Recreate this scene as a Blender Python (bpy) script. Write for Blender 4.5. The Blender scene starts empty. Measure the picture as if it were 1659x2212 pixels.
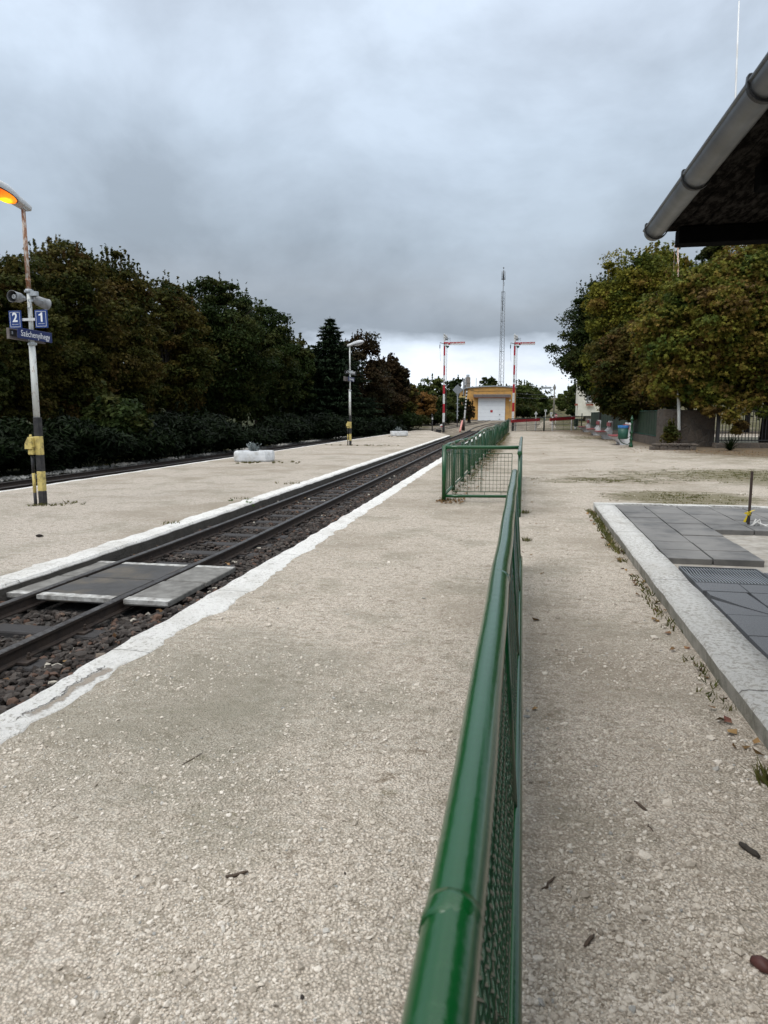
import bpy, math, random
import numpy as np
from mathutils import Vector, Matrix, noise as mnoise
random.seed(7); RNG=np.random.default_rng(7)
R=math.radians; PI=math.pi
scene=bpy.context.scene; COL=scene.collection
# ------------------------------------------------------------------ camera frame (photo measured at 1659 x 2212)
F=1512.; HC=1.55; YAW=R(11.2407); PITCH=math.atan(211/F)
def at(u,v,D):
    x=(u-829.5)/F*D; y=-(v-1106)/F*D
    f=D*math.cos(PITCH)+y*math.sin(PITCH); up=-D*math.sin(PITCH)+y*math.cos(PITCH)
    c,s=math.cos(YAW),math.sin(YAW)
    return Vector((x*c-f*s, x*s+f*c, HC+up))
def gp(u,v,z=0.):
    a=at(u,v,1.); t=(z-HC)/(a.z-HC); return Vector((a.x*t,a.y*t,z))
def ray(u,Dh,z=None):      # ground position below the ray at column u, at flat distance Dh
    x=(u-829.5)/F*Dh; f=Dh*math.cos(PITCH)
    c,s=math.cos(YAW),math.sin(YAW)
    X,Y=x*c-f*s, x*s+f*c
    return Vector((X,Y,zt(Y) if z is None else z))
def zof(X,Y,v):
    c,s=math.cos(YAW),math.sin(YAW); f=-X*s+Y*c
    t=(1106-v)/F; h=f*(t*math.cos(PITCH)-math.sin(PITCH))/(math.cos(PITCH)+t*math.sin(PITCH))
    return HC+h
ZT=[(-50,0),(72,0),(80,.15),(100,.7),(125,1.25),(140,1.65),(250,4.4),(320,6.5),(600,12),(3000,30)]
def zt(Y):
    for (a,za),(b,zb) in zip(ZT,ZT[1:]):
        if Y<=b: return za+(zb-za)*max(0,(Y-a))/(b-a)
    return ZT[-1][1]
cam_d=bpy.data.cameras.new('camera'); cam=bpy.data.objects.new('camera',cam_d); COL.objects.link(cam)
cam.location=(0,0,HC); cam.rotation_euler=(PI/2-PITCH,0,YAW)
cam_d.sensor_fit='HORIZONTAL'; cam_d.sensor_width=36; cam_d.lens=36*F/1659; cam_d.clip_end=6000; cam_d.clip_start=.05
cam_d.dof.use_dof=True; cam_d.dof.focus_distance=9; cam_d.dof.aperture_fstop=9
scene.camera=cam
# ------------------------------------------------------------------ node helpers
def newmat(name):
    m=bpy.data.materials.new(name); m.use_nodes=True; nt=m.node_tree
    for n in list(nt.nodes): nt.nodes.remove(n)
    out=nt.nodes.new('ShaderNodeOutputMaterial'); b=nt.nodes.new('ShaderNodeBsdfPrincipled')
    nt.links.new(b.outputs[0],out.inputs[0]); return m,nt,b,out
class N:
    def __init__(s,nt): s.nt=nt
    def n(s,t,**k):
        x=s.nt.nodes.new(t)
        for a,b in k.items(): setattr(x,a,b)
        return x
    def l(s,a,b): s.nt.links.new(a,b)
    def pos(s): return s.n('ShaderNodeNewGeometry').outputs['Position']
    def obj(s): return s.n('ShaderNodeTexCoord').outputs['Object']
    def noise(s,vec,scale,detail=4,rough=.55,out='Fac',dist=0):
        x=s.n('ShaderNodeTexNoise'); x.inputs['Scale'].default_value=scale; x.inputs['Detail'].default_value=detail
        x.inputs['Roughness'].default_value=rough; x.inputs['Distortion'].default_value=dist; s.l(vec,x.inputs['Vector']); return x.outputs[out]
    def vor(s,vec,scale,feature='F1'):
        x=s.n('ShaderNodeTexVoronoi'); x.feature=feature; x.inputs['Scale'].default_value=scale; s.l(vec,x.inputs['Vector']); return x
    def scl(s,vec,sc):
        x=s.n('ShaderNodeMapping'); x.inputs['Scale'].default_value=sc; s.l(vec,x.inputs['Vector']); return x.outputs[0]
    def ramp(s,f,stops,mode='LINEAR'):
        x=s.n('ShaderNodeValToRGB'); x.color_ramp.interpolation=mode; e=x.color_ramp.elements
        while len(e)<len(stops): e.new(.5)
        for el,(p,c) in zip(e,stops):
            el.position=p; el.color=(c,c,c,1) if not hasattr(c,'__len__') else (*c,1)
        s.l(f,x.inputs[0]); return x.outputs[0]
    def math(s,op,a,b=None,c=None,clamp=False):
        x=s.n('ShaderNodeMath'); x.operation=op; x.use_clamp=clamp
        for i,v in enumerate((a,b,c)):
            if v is None: continue
            if isinstance(v,(int,float)): x.inputs[i].default_value=v
            else: s.l(v,x.inputs[i])
        return x.outputs[0]
    def mix(s,f,a,b,t='MIX'):
        x=s.n('ShaderNodeMix'); x.data_type='RGBA'; x.blend_type=t
        for i,v in ((0,f),(6,a),(7,b)):
            if isinstance(v,(int,float)): x.inputs[i].default_value=v
            elif hasattr(v,'__len__'): x.inputs[i].default_value=(*v,1)
            else: s.l(v,x.inputs[i])
        return x.outputs[2]
    def sep(s,v):
        x=s.n('ShaderNodeSeparateXYZ'); s.l(v,x.inputs[0]); return x.outputs
    def bump(s,h,strength,dist,bsdf,prev=None):
        x=s.n('ShaderNodeBump'); x.inputs['Strength'].default_value=strength; x.inputs['Distance'].default_value=dist
        s.l(h,x.inputs['Height'])
        if prev is not None: s.l(prev,x.inputs['Normal'])
        s.l(x.outputs[0],bsdf.inputs['Normal']); return x.outputs[0]
def band(N_,x,lo,hi,soft=.02):   # 1 between lo and hi
    a=N_.math('MULTIPLY',N_.math('SUBTRACT',x,lo),1/soft,clamp=True); b=N_.math('MULTIPLY',N_.math('SUBTRACT',hi,x),1/soft,clamp=True)
    return N_.math('MULTIPLY',a,b)
def simple(name,c1,c2=None,scale=8,rough=.6,metal=0,bump=.2,bscale=30,bdist=.01,dirt=None,dscale=2,damt=.5,spec=.5,coat=0):
    m,nt,b,_=newmat(name); n=N(nt); p=n.pos()
    c2=c2 or tuple(x*.8 for x in c1)
    col=n.mix(n.ramp(n.noise(p,scale,5),[(.35,0),(.65,1)]),c1,c2)
    if dirt: col=n.mix(n.math('MULTIPLY',n.ramp(n.noise(p,dscale,7,.65),[(.48,0),(.66,1)]),damt),col,dirt)
    nt.links.new(col,b.inputs['Base Color']); b.inputs['Metallic'].default_value=metal
    r=n.math('ADD',n.math('MULTIPLY',n.noise(p,scale*1.7,4),.25),rough-.12); nt.links.new(r,b.inputs['Roughness'])
    b.inputs['Specular IOR Level'].default_value=spec; b.inputs['Coat Weight'].default_value=coat; b.inputs['Coat Roughness'].default_value=.15
    if bump: n.bump(n.noise(p,bscale,6),bump,bdist,b)
    return m
# ------------------------------------------------------------------ mesh builder
class MB:
    def __init__(s): s.v=[]; s.f=[]; s.m=[]; s.sm=[]
    def face(s,idx,m=0,sm=False): s.f.append(tuple(idx)); s.m.append(m); s.sm.append(sm)
    def add(s,vs): i=len(s.v); s.v.extend([tuple(v) for v in vs]); return i
    def box(s,x0,x1,y0,y1,z0,z1,m=0,M=None,bev=0):
        if bev:
            b=min(bev,(x1-x0)/2.01,(y1-y0)/2.01,(z1-z0)/2.01); pts=[]
            # chamfer via three nested rings (top & bottom chamfer + vertical corners)
            def ring(ix,z): return [(x0+ix+b,y0+ix,z),(x1-ix-b,y0+ix,z),(x1-ix,y0+ix+b,z),(x1-ix,y1-ix-b,z),(x1-ix-b,y1-ix,z),(x0+ix+b,y1-ix,z),(x0+ix,y1-ix-b,z),(x0+ix,y0+ix+b,z)]
            rs=[ring(b*.7,z0),ring(0,z0+b),ring(0,z1-b),ring(b*.7,z1)]
            pts=[q for r in rs for q in r]
            if M: pts=[M@Vector(p) for p in pts]
            i=s.add(pts)
            for k in range(3):
                for j in range(8):
                    a=i+k*8+j; c=i+k*8+(j+1)%8; s.face((a,c,c+8,a+8),m)
            s.face([i+j for j in range(7,-1,-1)],m); s.face([i+24+j for j in range(8)],m); return
        pts=[(x0,y0,z0),(x1,y0,z0),(x1,y1,z0),(x0,y1,z0),(x0,y0,z1),(x1,y0,z1),(x1,y1,z1),(x0,y1,z1)]
        if M: pts=[M@Vector(p) for p in pts]
        i=s.add(pts)
        for q in ((3,2,1,0),(4,5,6,7),(0,1,5,4),(1,2,6,5),(2,3,7,6),(3,0,4,7)): s.face([i+k for k in q],m)
    def tube(s,path,r,n=8,m=0,cap=True,sm=True):
        path=[Vector(p) for p in path]; rs=r if hasattr(r,'__len__') else [r]*len(path)
        rings=[]; up=None
        for k,p in enumerate(path):
            d=(path[min(k+1,len(path)-1)]-path[max(k-1,0)])
            if d.length<1e-9: d=Vector((0,0,1))
            d.normalize()
            if up is None:
                up=Vector((0,0,1)) if abs(d.z)<.9 else Vector((1,0,0))
            a=d.cross(up); 
            if a.length<1e-6: a=d.cross(Vector((1,0,0)))
            a.normalize(); b=a.cross(d).normalized(); up=b
            rings.append(s.add([p+(a*math.cos(2*PI*j/n)+b*math.sin(2*PI*j/n))*rs[k] for j in range(n)]))
        for i0,i1 in zip(rings,rings[1:]):
            for j in range(n): s.face((i0+j,i0+(j+1)%n,i1+(j+1)%n,i1+j),m,sm)
        if cap: s.face([rings[0]+j for j in range(n-1,-1,-1)],m); s.face([rings[-1]+j for j in range(n)],m)
    def lathe(s,prof,n=16,m=0,M=None,cap=True,sm=True):   # prof: (r,z)
        rings=[]
        for r,z in prof:
            pts=[Vector((r*math.cos(2*PI*j/n),r*math.sin(2*PI*j/n),z)) for j in range(n)]
            if M: pts=[M@p for p in pts]
            rings.append(s.add(pts))
        for i0,i1 in zip(rings,rings[1:]):
            for j in range(n): s.face((i0+j,i0+(j+1)%n,i1+(j+1)%n,i1+j),m,sm)
        if cap: s.face([rings[0]+j for j in range(n-1,-1,-1)],m); s.face([rings[-1]+j for j in range(n)],m)
    def prism(s,poly,a,b,axis='y',m=0,M=None):  # poly in the other two coords
        def mk(p,t):
            q={'y':(p[0],t,p[1]),'x':(t,p[0],p[1]),'z':(p[0],p[1],t)}[axis]; q=Vector(q); return M@q if M else q
        n=len(poly); i=s.add([mk(p,a) for p in poly]); j=s.add([mk(p,b) for p in poly])
        for k in range(n): s.face((i+k,i+(k+1)%n,j+(k+1)%n,j+k),m)
        s.face([i+k for k in range(n-1,-1,-1)],m); s.face([j+k for k in range(n)],m)
    def sweep(s,prof,path,m=0):      # prof (x,z) closed, path points along Y mostly
        rings=[]
        for k,p in enumerate(path):
            p=Vector(p); d=Vector(path[min(k+1,len(path)-1)])-Vector(path[max(k-1,0)]); d.z=0; d.normalize(); a=Vector((d.y,-d.x,0))
            rings.append(s.add([p+a*x+Vector((0,0,z)) for x,z in prof]))
        n=len(prof)
        for i0,i1 in zip(rings,rings[1:]):
            for j in range(n): s.face((i0+j,i0+(j+1)%n,i1+(j+1)%n,i1+j),m)
        s.face([rings[0]+j for j in range(n-1,-1,-1)],m); s.face([rings[-1]+j for j in range(n)],m)
    def build(s,name,mats,parent=None,world=False):
        me=bpy.data.meshes.new(name); off=parent.location if (parent and world) else Vector((0,0,0))
        me.from_pydata([(v[0]-off[0],v[1]-off[1],v[2]-off[2]) for v in s.v],[],s.f)
        mats=mats if isinstance(mats,(list,tuple)) else [mats]
        for m in mats: me.materials.append(m)
        me.polygons.foreach_set('material_index',s.m); me.polygons.foreach_set('use_smooth',s.sm)
        import bmesh as _b
        bm=_b.new(); bm.from_mesh(me); _b.ops.recalc_face_normals(bm,faces=bm.faces); bm.to_mesh(me); bm.free()
        me.update(); o=bpy.data.objects.new(name,me); COL.objects.link(o)
        if parent: o.parent=parent
        return o
def fastmesh(name,V,faces_flat,starts,totals,mat,parent=None,attrs=None,smooth=False):
    me=bpy.data.meshes.new(name); me.vertices.add(len(V)); me.vertices.foreach_set('co',np.ascontiguousarray(V,dtype=np.float32).ravel())
    me.loops.add(len(faces_flat)); me.loops.foreach_set('vertex_index',faces_flat.astype(np.int32))
    me.polygons.add(len(starts)); me.polygons.foreach_set('loop_start',starts.astype(np.int32)); me.polygons.foreach_set('loop_total',totals.astype(np.int32))
    me.polygons.foreach_set('use_smooth',np.full(len(starts),smooth,dtype=bool))
    for k,a in (attrs or {}).items():
        at_=me.attributes.new(k,'FLOAT','FACE'); at_.data.foreach_set('value',a.astype(np.float32))
    me.update(calc_edges=True); me.validate(); 
    for m in (mat if isinstance(mat,(list,tuple)) else [mat]): me.materials.append(m)
    o=bpy.data.objects.new(name,me); COL.objects.link(o)
    if parent: o.parent=parent
    return o
def tag(o,label,cat,group=None,kind=None):
    if label: o['label']=label
    if cat: o['category']=cat
    if group: o['group']=group
    if kind: o['kind']=kind
    return o
def thing(name,label,cat,loc=(0,0,0),rz=0,group=None):
    o=bpy.data.objects.new(name,None); o.empty_display_size=.2; COL.objects.link(o); o.location=loc; o.rotation_euler=(0,0,rz)
    return tag(o,label,cat,group)
def struct(o): o['kind']='structure'; return o
def clone(root,loc,rz,label,group=None):
    r=root.copy(); COL.objects.link(r); r.location=loc; r.rotation_euler=(0,0,rz); r['label']=label
    if group: r['group']=group
    for c in list(root.children):
        d=c.copy(); COL.objects.link(d); d.parent=r
        for g in list(c.children):
            e=g.copy(); COL.objects.link(e); e.parent=d
    return r
def text_mesh(name,txt,size,M,mat,parent,bold=.0,ext=.0015,align='CENTER',sx=1.):
    cu=bpy.data.curves.new(name,'FONT'); cu.body=txt; cu.size=size; cu.align_x=align; cu.align_y='CENTER'; cu.extrude=ext; cu.offset=bold; cu.resolution_u=3
    ob=bpy.data.objects.new(name,cu); COL.objects.link(ob); dg=bpy.context.evaluated_depsgraph_get()
    me=bpy.data.meshes.new_from_object(ob.evaluated_get(dg)); COL.objects.unlink(ob); bpy.data.objects.remove(ob)
    me.transform(M@Matrix.Diagonal((sx,1,1,1))); me.materials.clear(); me.materials.append(mat)
    o=bpy.data.objects.new(name,me); COL.objects.link(o); o.parent=parent; return o
#@@MATERIALS
def gravel_mat(name,light=(.79,.70,.59),dark=(.58,.50,.415),yard=True):
    m,nt,b,_=newmat(name); n=N(nt); p=n.pos(); s=n.sep(p)
    v1=n.vor(p,92); v2=n.vor(p,190); v3=n.vor(p,28)
    e1=n.vor(p,75,'DISTANCE_TO_EDGE'); 
    c1=n.sep(v1.outputs['Color'])[0]; c2=n.sep(v2.outputs['Color'])[1]; c3=n.sep(v3.outputs['Color'])[2]
    f=n.math('ADD',n.math('MULTIPLY',c1,.5),n.math('ADD',n.math('MULTIPLY',c2,.3),n.math('MULTIPLY',c3,.2)))
    col=n.mix(n.ramp(f,[(.2,0),(.8,1)]),dark,light)
    gap=n.ramp(v1.outputs['Distance'],[(.28,0),(.62,1)])
    col=n.mix(n.math('MULTIPLY',gap,.62),col,(.20,.17,.135))
    # mid and far speckle
    sp=n.noise(p,24,4,.75); col=n.mix(n.ramp(sp,[(.32,.8),(.46,0)]),col,(.27,.23,.18)); col=n.mix(n.ramp(sp,[(.53,0),(.66,.7)]),col,(.72,.67,.59)); sq=n.noise(n.scl(p,(1,1.6,1)),8,4,.75); col=n.mix(n.ramp(sq,[(.33,.7),(.44,0)]),col,(.29,.25,.195)); col=n.mix(n.ramp(sq,[(.56,0),(.68,.45)]),col,(.70,.65,.57))
    sp2=n.noise(n.scl(p,(3.2,5,1)),2.4,5,.75); col=n.mix(n.ramp(sp2,[(.33,.6),(.45,0)]),col,(.22,.185,.13))
    col=n.mix(n.ramp(sp2,[(.55,0),(.75,.4)]),col,(.64,.58,.50))
    # trampled greyish damp patches
    pat=n.noise(p,1.1,7,.66); col=n.mix(n.ramp(pat,[(.5,0),(.64,.55)]),col,(.27,.245,.185))
    pat2=n.noise(p,.33,5,.6); col=n.mix(n.ramp(pat2,[(.48,0),(.62,.6)]),col,(.29,.245,.185))
    # small dark debris specks
    d=n.vor(n.scl(p,(1,1.6,1)),9); col=n.mix(n.math('MULTIPLY',n.ramp(d.outputs['Distance'],[(.05,1),(.10,0)]),.8),col,(.09,.07,.05))
    if yard:
        # leaf-dirt under the trees on the right and along the fence, moss patches near the paving
        g=n.math('ADD',n.math('MULTIPLY',n.noise(n.scl(p,(.6,1.6,1)),2.2,7,.72),.55),n.math('MULTIPLY',n.noise(n.scl(p,(.8,1.4,1)),11,5,.75),.45))
        def zone(cx,cy,rx,ry,amt):
            dx=n.math('DIVIDE',n.math('SUBTRACT',s[0],cx),rx); dy=n.math('DIVIDE',n.math('SUBTRACT',s[1],cy),ry)
            q=n.math('SUBTRACT',1.,n.math('ADD',n.math('MULTIPLY',dx,dx),n.math('MULTIPLY',dy,dy)),clamp=True)
            return n.math('MULTIPLY',q,amt)
        zz=None
        for a in ((3.0,13.9,1.9,1.5,.62),(6.2,19,3.2,3.2,.62),(4.2,19,3.6,2.6,.36),(2.0,17.3,2.6,1.5,.26),(4.2,49,1.6,5,.4),(10,28,7,6,.3),(.75,16.8,.8,.7,.34)):
            q=zone(*a); zz=q if zz is None else n.math('MAXIMUM',zz,q)
        mk=n.ramp(n.math('ADD',g,n.math('MULTIPLY',zz,.42)),[(.575,0),(.655,.9)])
        mc=n.mix(n.noise(p,3,3),(.10,.105,.03),(.14,.11,.055)); col=n.mix(n.math('MULTIPLY',mk,.8),col,mc)
        ld=n.math('ADD',n.math('MULTIPLY',n.math('SUBTRACT',s[0],5.0),.22),n.math('MULTIPLY',n.math('SUBTRACT',s[1],30.5),.02)); 
        ld=n.math('MULTIPLY',ld,n.math('MULTIPLY',n.math('SUBTRACT',s[1],25.5),.2,clamp=True)); ld=n.math('MINIMUM',ld,.8)
        ld=n.math('MAXIMUM',ld,zone(5.6,52,1.7,20,.5)); ld=n.math('MAXIMUM',ld,zone(2.5,68,5,5,.42))
        lm=n.ramp(n.math('ADD',n.math('ADD',n.math('MULTIPLY',n.noise(n.scl(p,(1,2,1)),2.2,6,.7),.5),n.math('MULTIPLY',n.noise(p,14,4,.7),.5)),n.math('MULTIPLY',ld,.42)),[(.555,0),(.69,1)])
        col=n.mix(n.math('MULTIPLY',lm,.85),col,n.mix(n.noise(p,9,2),(.16,.10,.045),(.085,.065,.04)))
        # leaf dirt along the long railing
        fz=zone(-1.25,38,.75,27,.5); fm=n.ramp(n.math('ADD',n.noise(p,3,6,.7),fz),[(.72,0),(.92,.8)]); col=n.mix(fm,col,(.15,.12,.07))
        # damp grey-green area beside the track (near left)
        w=zone(-1.8,3.4,1.5,1.6,.55); wm=n.ramp(n.math('ADD',n.noise(p,1.6,5,.6),w),[(.6,0),(.95,.48)]); col=n.mix(wm,col,(.21,.20,.155))
    nt.links.new(col,b.inputs['Base Color']); b.inputs['Roughness'].default_value=.92; b.inputs['Specular IOR Level'].default_value=.2
    h=n.math('ADD',n.math('MULTIPLY',n.math('SUBTRACT',1.,v1.outputs['Distance']),1.0),n.math('MULTIPLY',c1,.5))
    h=n.math('ADD',h,n.math('MULTIPLY',n.noise(p,260,3),.35)); b1=n.bump(h,1.,.011,b); n.bump(n.noise(p,7,5,.6),.35,.008,b,b1)
    return m
M={}
M['gravel']=gravel_mat('gravel_ground')
M['gravel_island']=gravel_mat('island_gravel',(.77,.69,.595),(.56,.49,.42),False)
def terrain_mat():
    m,nt,b,_=newmat('terrain_ground'); n=N(nt); p=n.pos(); s=n.sep(p)
    g=n.noise(p,.35,7,.65); grass=n.mix(n.ramp(n.noise(p,1.3,6,.7),[(.35,0),(.65,1)]),(.045,.055,.02),(.115,.095,.05)); dirt=n.mix(n.ramp(n.noise(p,1.6,6,.7),[(.35,0),(.65,1)]),(.09,.075,.055),(.30,.26,.21))
    # gravel yard in front of the shed
    a=n.math('MULTIPLY',n.math('SUBTRACT',s[1],60),.2,clamp=True); x=n.math('SUBTRACT',1.,n.math('MULTIPLY',n.math('ABSOLUTE',n.math('SUBTRACT',s[0],-4)),.11),clamp=True)
    far=n.math('SUBTRACT',1.,n.math('MULTIPLY',n.math('SUBTRACT',s[1],98),.1),clamp=True)
    k=n.math('MULTIPLY',n.math('MULTIPLY',a,x),far); f=n.ramp(n.math('ADD',g,n.math('MULTIPLY',k,.5)),[(.48,0),(.72,1)])
    col=n.mix(f,grass,dirt)
    # left of the far track everything is dark soil under the trees
    soil=n.math('MULTIPLY',n.math('SUBTRACT',-13.4,s[0]),2,clamp=True); col=n.mix(n.math('MULTIPLY',soil,.9),col,(.03,.035,.016))
    nt.links.new(col,b.inputs['Base Color']); b.inputs['Roughness'].default_value=.95; b.inputs['Specular IOR Level'].default_value=.1
    n.bump(n.noise(p,14,6,.7),.8,.06,b); return m
M['terrain']=terrain_mat()
M['ballast_bed']=simple('ballast_bed',(.035,.032,.03),(.075,.068,.06),30,.95,bump=1,bscale=45,bdist=.03)
def rock_mat(name,stops,rough=.85,bs=60):
    m,nt,b,_=newmat(name); n=N(nt); p=n.pos(); a=n.n('ShaderNodeAttribute'); a.attribute_name='tint'
    col=n.ramp(a.outputs['Fac'],stops); col=n.mix(n.ramp(n.noise(p,bs,4),[(.3,.0),(.75,.4)]),col,tuple(x*.45 for x in stops[len(stops)//2][1]))
    nt.links.new(col,b.inputs['Base Color']); b.inputs['Roughness'].default_value=rough; b.inputs['Specular IOR Level'].default_value=.3
    n.bump(n.noise(p,bs*2,4),.5,.004,b); return m
M['pebble']=rock_mat('pebble',[(0,(.30,.26,.21)),(.2,(.48,.425,.355)),(.6,(.64,.575,.49)),(.95,(.76,.70,.62)),(1,(.26,.27,.265))],bs=150)
M['ballast']=rock_mat('ballast_stone',[(0,(.014,.013,.012)),(.5,(.042,.038,.034)),(.8,(.080,.072,.064)),(.94,(.11,.060,.040)),(.985,(.16,.13,.10)),(1,(.42,.39,.33))])
M['palestone']=rock_mat('pale_stone',[(0,(.18,.17,.15)),(.5,(.34,.33,.30)),(1,(.5,.48,.44))])
def paint_edge(name,hole=False,c=(.84,.825,.79),joint=1.62,worn=0.):
    m,nt,b,_=newmat(name); n=N(nt); p=n.pos(); s=n.sep(p)
    col=n.mix(n.noise(p,5,4),c,tuple(x*.86 for x in c)); grit=n.noise(p,80,5,.75); lump=n.noise(p,34,6,.72)
    chips=n.ramp(lump,[(.545-worn,0),(.60-worn,1)]); big=n.ramp(n.noise(p,1.9,6,.65),[(.36,1),(.58,.12)])
    col=n.mix(n.math('MULTIPLY',chips,n.math('SUBTRACT',1.,n.math('MULTIPLY',big,.75))),col,(.37,.345,.30))
    col=n.mix(n.ramp(grit,[(.30,.75),(.42,0)]),col,(.30,.28,.25))
    col=n.mix(n.ramp(n.noise(p,1.3,7,.72),[(.50,0),(.70,.6+worn)]),col,(.42,.39,.335))
    col=n.mix(n.ramp(n.noise(p,6,7,.7),[(.60,0),(.68,.7)]),col,(.26,.235,.20))
    jj=n.math('FRACT',n.math('ADD',n.math('DIVIDE',s[1],joint),n.math('MULTIPLY',n.noise(p,9,4),.025))); jm=band(n,jj,.498,.505,.003); col=n.mix(n.math('MULTIPLY',jm,.85),col,(.10,.09,.075))
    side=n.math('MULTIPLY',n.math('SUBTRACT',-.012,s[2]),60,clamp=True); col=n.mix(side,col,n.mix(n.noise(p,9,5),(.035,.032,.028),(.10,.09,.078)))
    if hole:
        w=n.math('MULTIPLY',n.math('SUBTRACT',n.noise(p,7,5,.7),.5),.16); xx=n.math('ADD',s[0],w); yy=n.math('ADD',s[1],n.math('MULTIPLY',w,3))
        hm=n.math('MULTIPLY',band(n,xx,-2.50,-2.425,.02),band(n,yy,3.03,3.72,.05)); cr=n.math('MULTIPLY',band(n,xx,-2.507,-2.493,.006),band(n,yy,2.9,3.8,.05))
        col=n.mix(hm,col,n.mix(n.noise(p,110,4,.8),(.16,.13,.10),(.60,.53,.45))); col=n.mix(cr,col,(.04,.035,.03))
    nt.links.new(col,b.inputs['Base Color']); b.inputs['Roughness'].default_value=.85; b.inputs['Specular IOR Level'].default_value=.25
    h=n.math('ADD',lump,n.math('ADD',n.math('MULTIPLY',n.noise(p,7,4),1.2),n.math('MULTIPLY',grit,.4)))
    h=n.math('SUBTRACT',h,n.math('MULTIPLY',jm,.6))
    if hole: h=n.math('SUBTRACT',h,n.math('MULTIPLY',hm,.8))
    n.bump(h,1.,.028,b); return m
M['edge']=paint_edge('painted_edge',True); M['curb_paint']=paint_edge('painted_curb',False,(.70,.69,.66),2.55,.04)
M['curb_side']=simple('curb_concrete',(.33,.31,.27),(.22,.21,.18),12,.9,bump=.9,bscale=60,bdist=.012,dirt=(.12,.11,.07),dscale=3,damt=.6)
M['tile']=simple('grey_paving',(.175,.168,.157),(.12,.116,.11),1.8,.7,bump=.25,bscale=120,bdist=.003,dirt=(.055,.056,.056),dscale=1.9,damt=.8)
def dark_tile():
    m,nt,b,_=newmat('dark_speckled_tile'); n=N(nt); p=n.pos()
    col=n.mix(n.ramp(n.noise(p,170,3,.8),[(.35,0),(.7,1)]),(.045,.048,.054),(.20,.205,.215)); col=n.mix(n.ramp(n.noise(p,3,5),[(.5,0),(.65,.4)]),col,(.11,.115,.12))
    nt.links.new(col,b.inputs['Base Color']); b.inputs['Roughness'].default_value=.7; n.bump(n.noise(p,150,3),.3,.003,b); return m
M['dtile']=dark_tile()
M['sand']=simple('pale_sand',(.36,.335,.295),(.23,.21,.18),7,.95,bump=.8,bscale=70,bdist=.01,dirt=(.2,.17,.13),dscale=9,damt=.5)
M['concrete']=simple('dirty_concrete',(.20,.195,.18),(.12,.115,.105),9,.85,bump=.6,bscale=90,bdist=.006,dirt=(.07,.065,.06),dscale=4,damt=.5)
M['darkslab']=simple('dark_slab',(.05,.048,.047),(.032,.031,.03),6,.7,bump=.4,bscale=90,bdist=.005,dirt=(.16,.13,.09),dscale=3,damt=.45)
M['slabpaint']=simple('slab_worn_paint',(.50,.50,.48),(.24,.23,.21),14,.85,bump=.5,bscale=60,dirt=(.14,.13,.12),dscale=10,damt=.8)
def green(name,c,dirtc=None):
    m,nt,b,_=newmat(name); n=N(nt); p=n.pos()
    col=n.mix(n.noise(p,3,4),c,tuple(x*.75 for x in c)); col=n.mix(n.ramp(n.noise(p,45,5,.7),[(.68,0),(.74,.8)]),col,(.02,.03,.02))
    if dirtc: col=n.mix(n.ramp(n.noise(p,2,6,.7),[(.6,0),(.7,.5)]),col,dirtc)
    nt.links.new(col,b.inputs['Base Color']); b.inputs['Roughness'].default_value=.22; b.inputs['Coat Weight'].default_value=.25; b.inputs['Coat Roughness'].default_value=.12
    n.bump(n.math('ADD',n.noise(p,14,4),n.math('MULTIPLY',n.noise(p,90,4),.35)),.3,.006,b); return m
M['green']=green('green_gloss_paint',(.002,.066,.013)); M['green_post']=green('green_post_paint',(.004,.06,.018))
M['green_panel']=simple('green_sheet',(.003,.030,.010),(.002,.022,.008),2,.6,bump=.2,bscale=5,dirt=(.01,.02,.01),dscale=1,damt=.6)
M['dgreen']=simple('dark_green_metal',(.012,.03,.016),(.008,.02,.012),6,.5,bump=.1)
M['railsteel']=simple('rail_worn_top',(.12,.115,.11),(.05,.042,.038),25,.38,metal=.55,bump=.2,bscale=60,dirt=(.04,.03,.025),dscale=5,damt=.8)
M['railrust']=simple('rail_rusty_side',(.022,.015,.012),(.04,.026,.018),12,.85,bump=.5,bscale=70)
def wood_mat(name,c1,c2):
    m,nt,b,_=newmat(name); n=N(nt); p=n.pos(); q=n.scl(p,(1.2,9,9)); f=n.noise(q,9,6,.7)
    nt.links.new(n.mix(f,c1,c2),b.inputs['Base Color']); b.inputs['Roughness'].default_value=.9; n.bump(f,.9,.012,b); return m
M['sleeper']=wood_mat('sleeper_wood',(.012,.012,.014),(.055,.05,.048))
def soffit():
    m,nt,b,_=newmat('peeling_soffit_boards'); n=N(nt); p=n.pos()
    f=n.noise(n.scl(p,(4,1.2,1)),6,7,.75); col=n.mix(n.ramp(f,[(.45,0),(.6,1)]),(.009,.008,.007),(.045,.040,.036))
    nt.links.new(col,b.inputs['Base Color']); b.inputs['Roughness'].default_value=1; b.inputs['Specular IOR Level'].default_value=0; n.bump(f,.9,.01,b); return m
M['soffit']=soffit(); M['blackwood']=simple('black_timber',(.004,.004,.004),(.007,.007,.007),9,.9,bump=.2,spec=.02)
M['zinc']=simple('zinc_gutter',(.20,.21,.22),(.13,.14,.145),4,.42,metal=.6,bump=.12,bscale=9,dirt=(.16,.155,.15),dscale=2.2,damt=.6)
M['blackmetal']=simple('black_metal',(.012,.012,.013),(.02,.02,.02),20,.5,bump=.1)
M['roofing']=simple('roof_felt',(.07,.065,.06),(.05,.045,.04),5,.9,bump=.4)
M['white']=simple('white_paint',(.72,.73,.73),(.62,.63,.63),6,.55,bump=.15,bscale=20,dirt=(.30,.27,.22),dscale=7,damt=.5)
M['whitewash']=simple('whitewashed_concrete',(.74,.76,.78),(.60,.62,.64),5,.85,bump=.7,bscale=40,bdist=.012,dirt=(.36,.34,.30),dscale=4,damt=.6)
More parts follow.
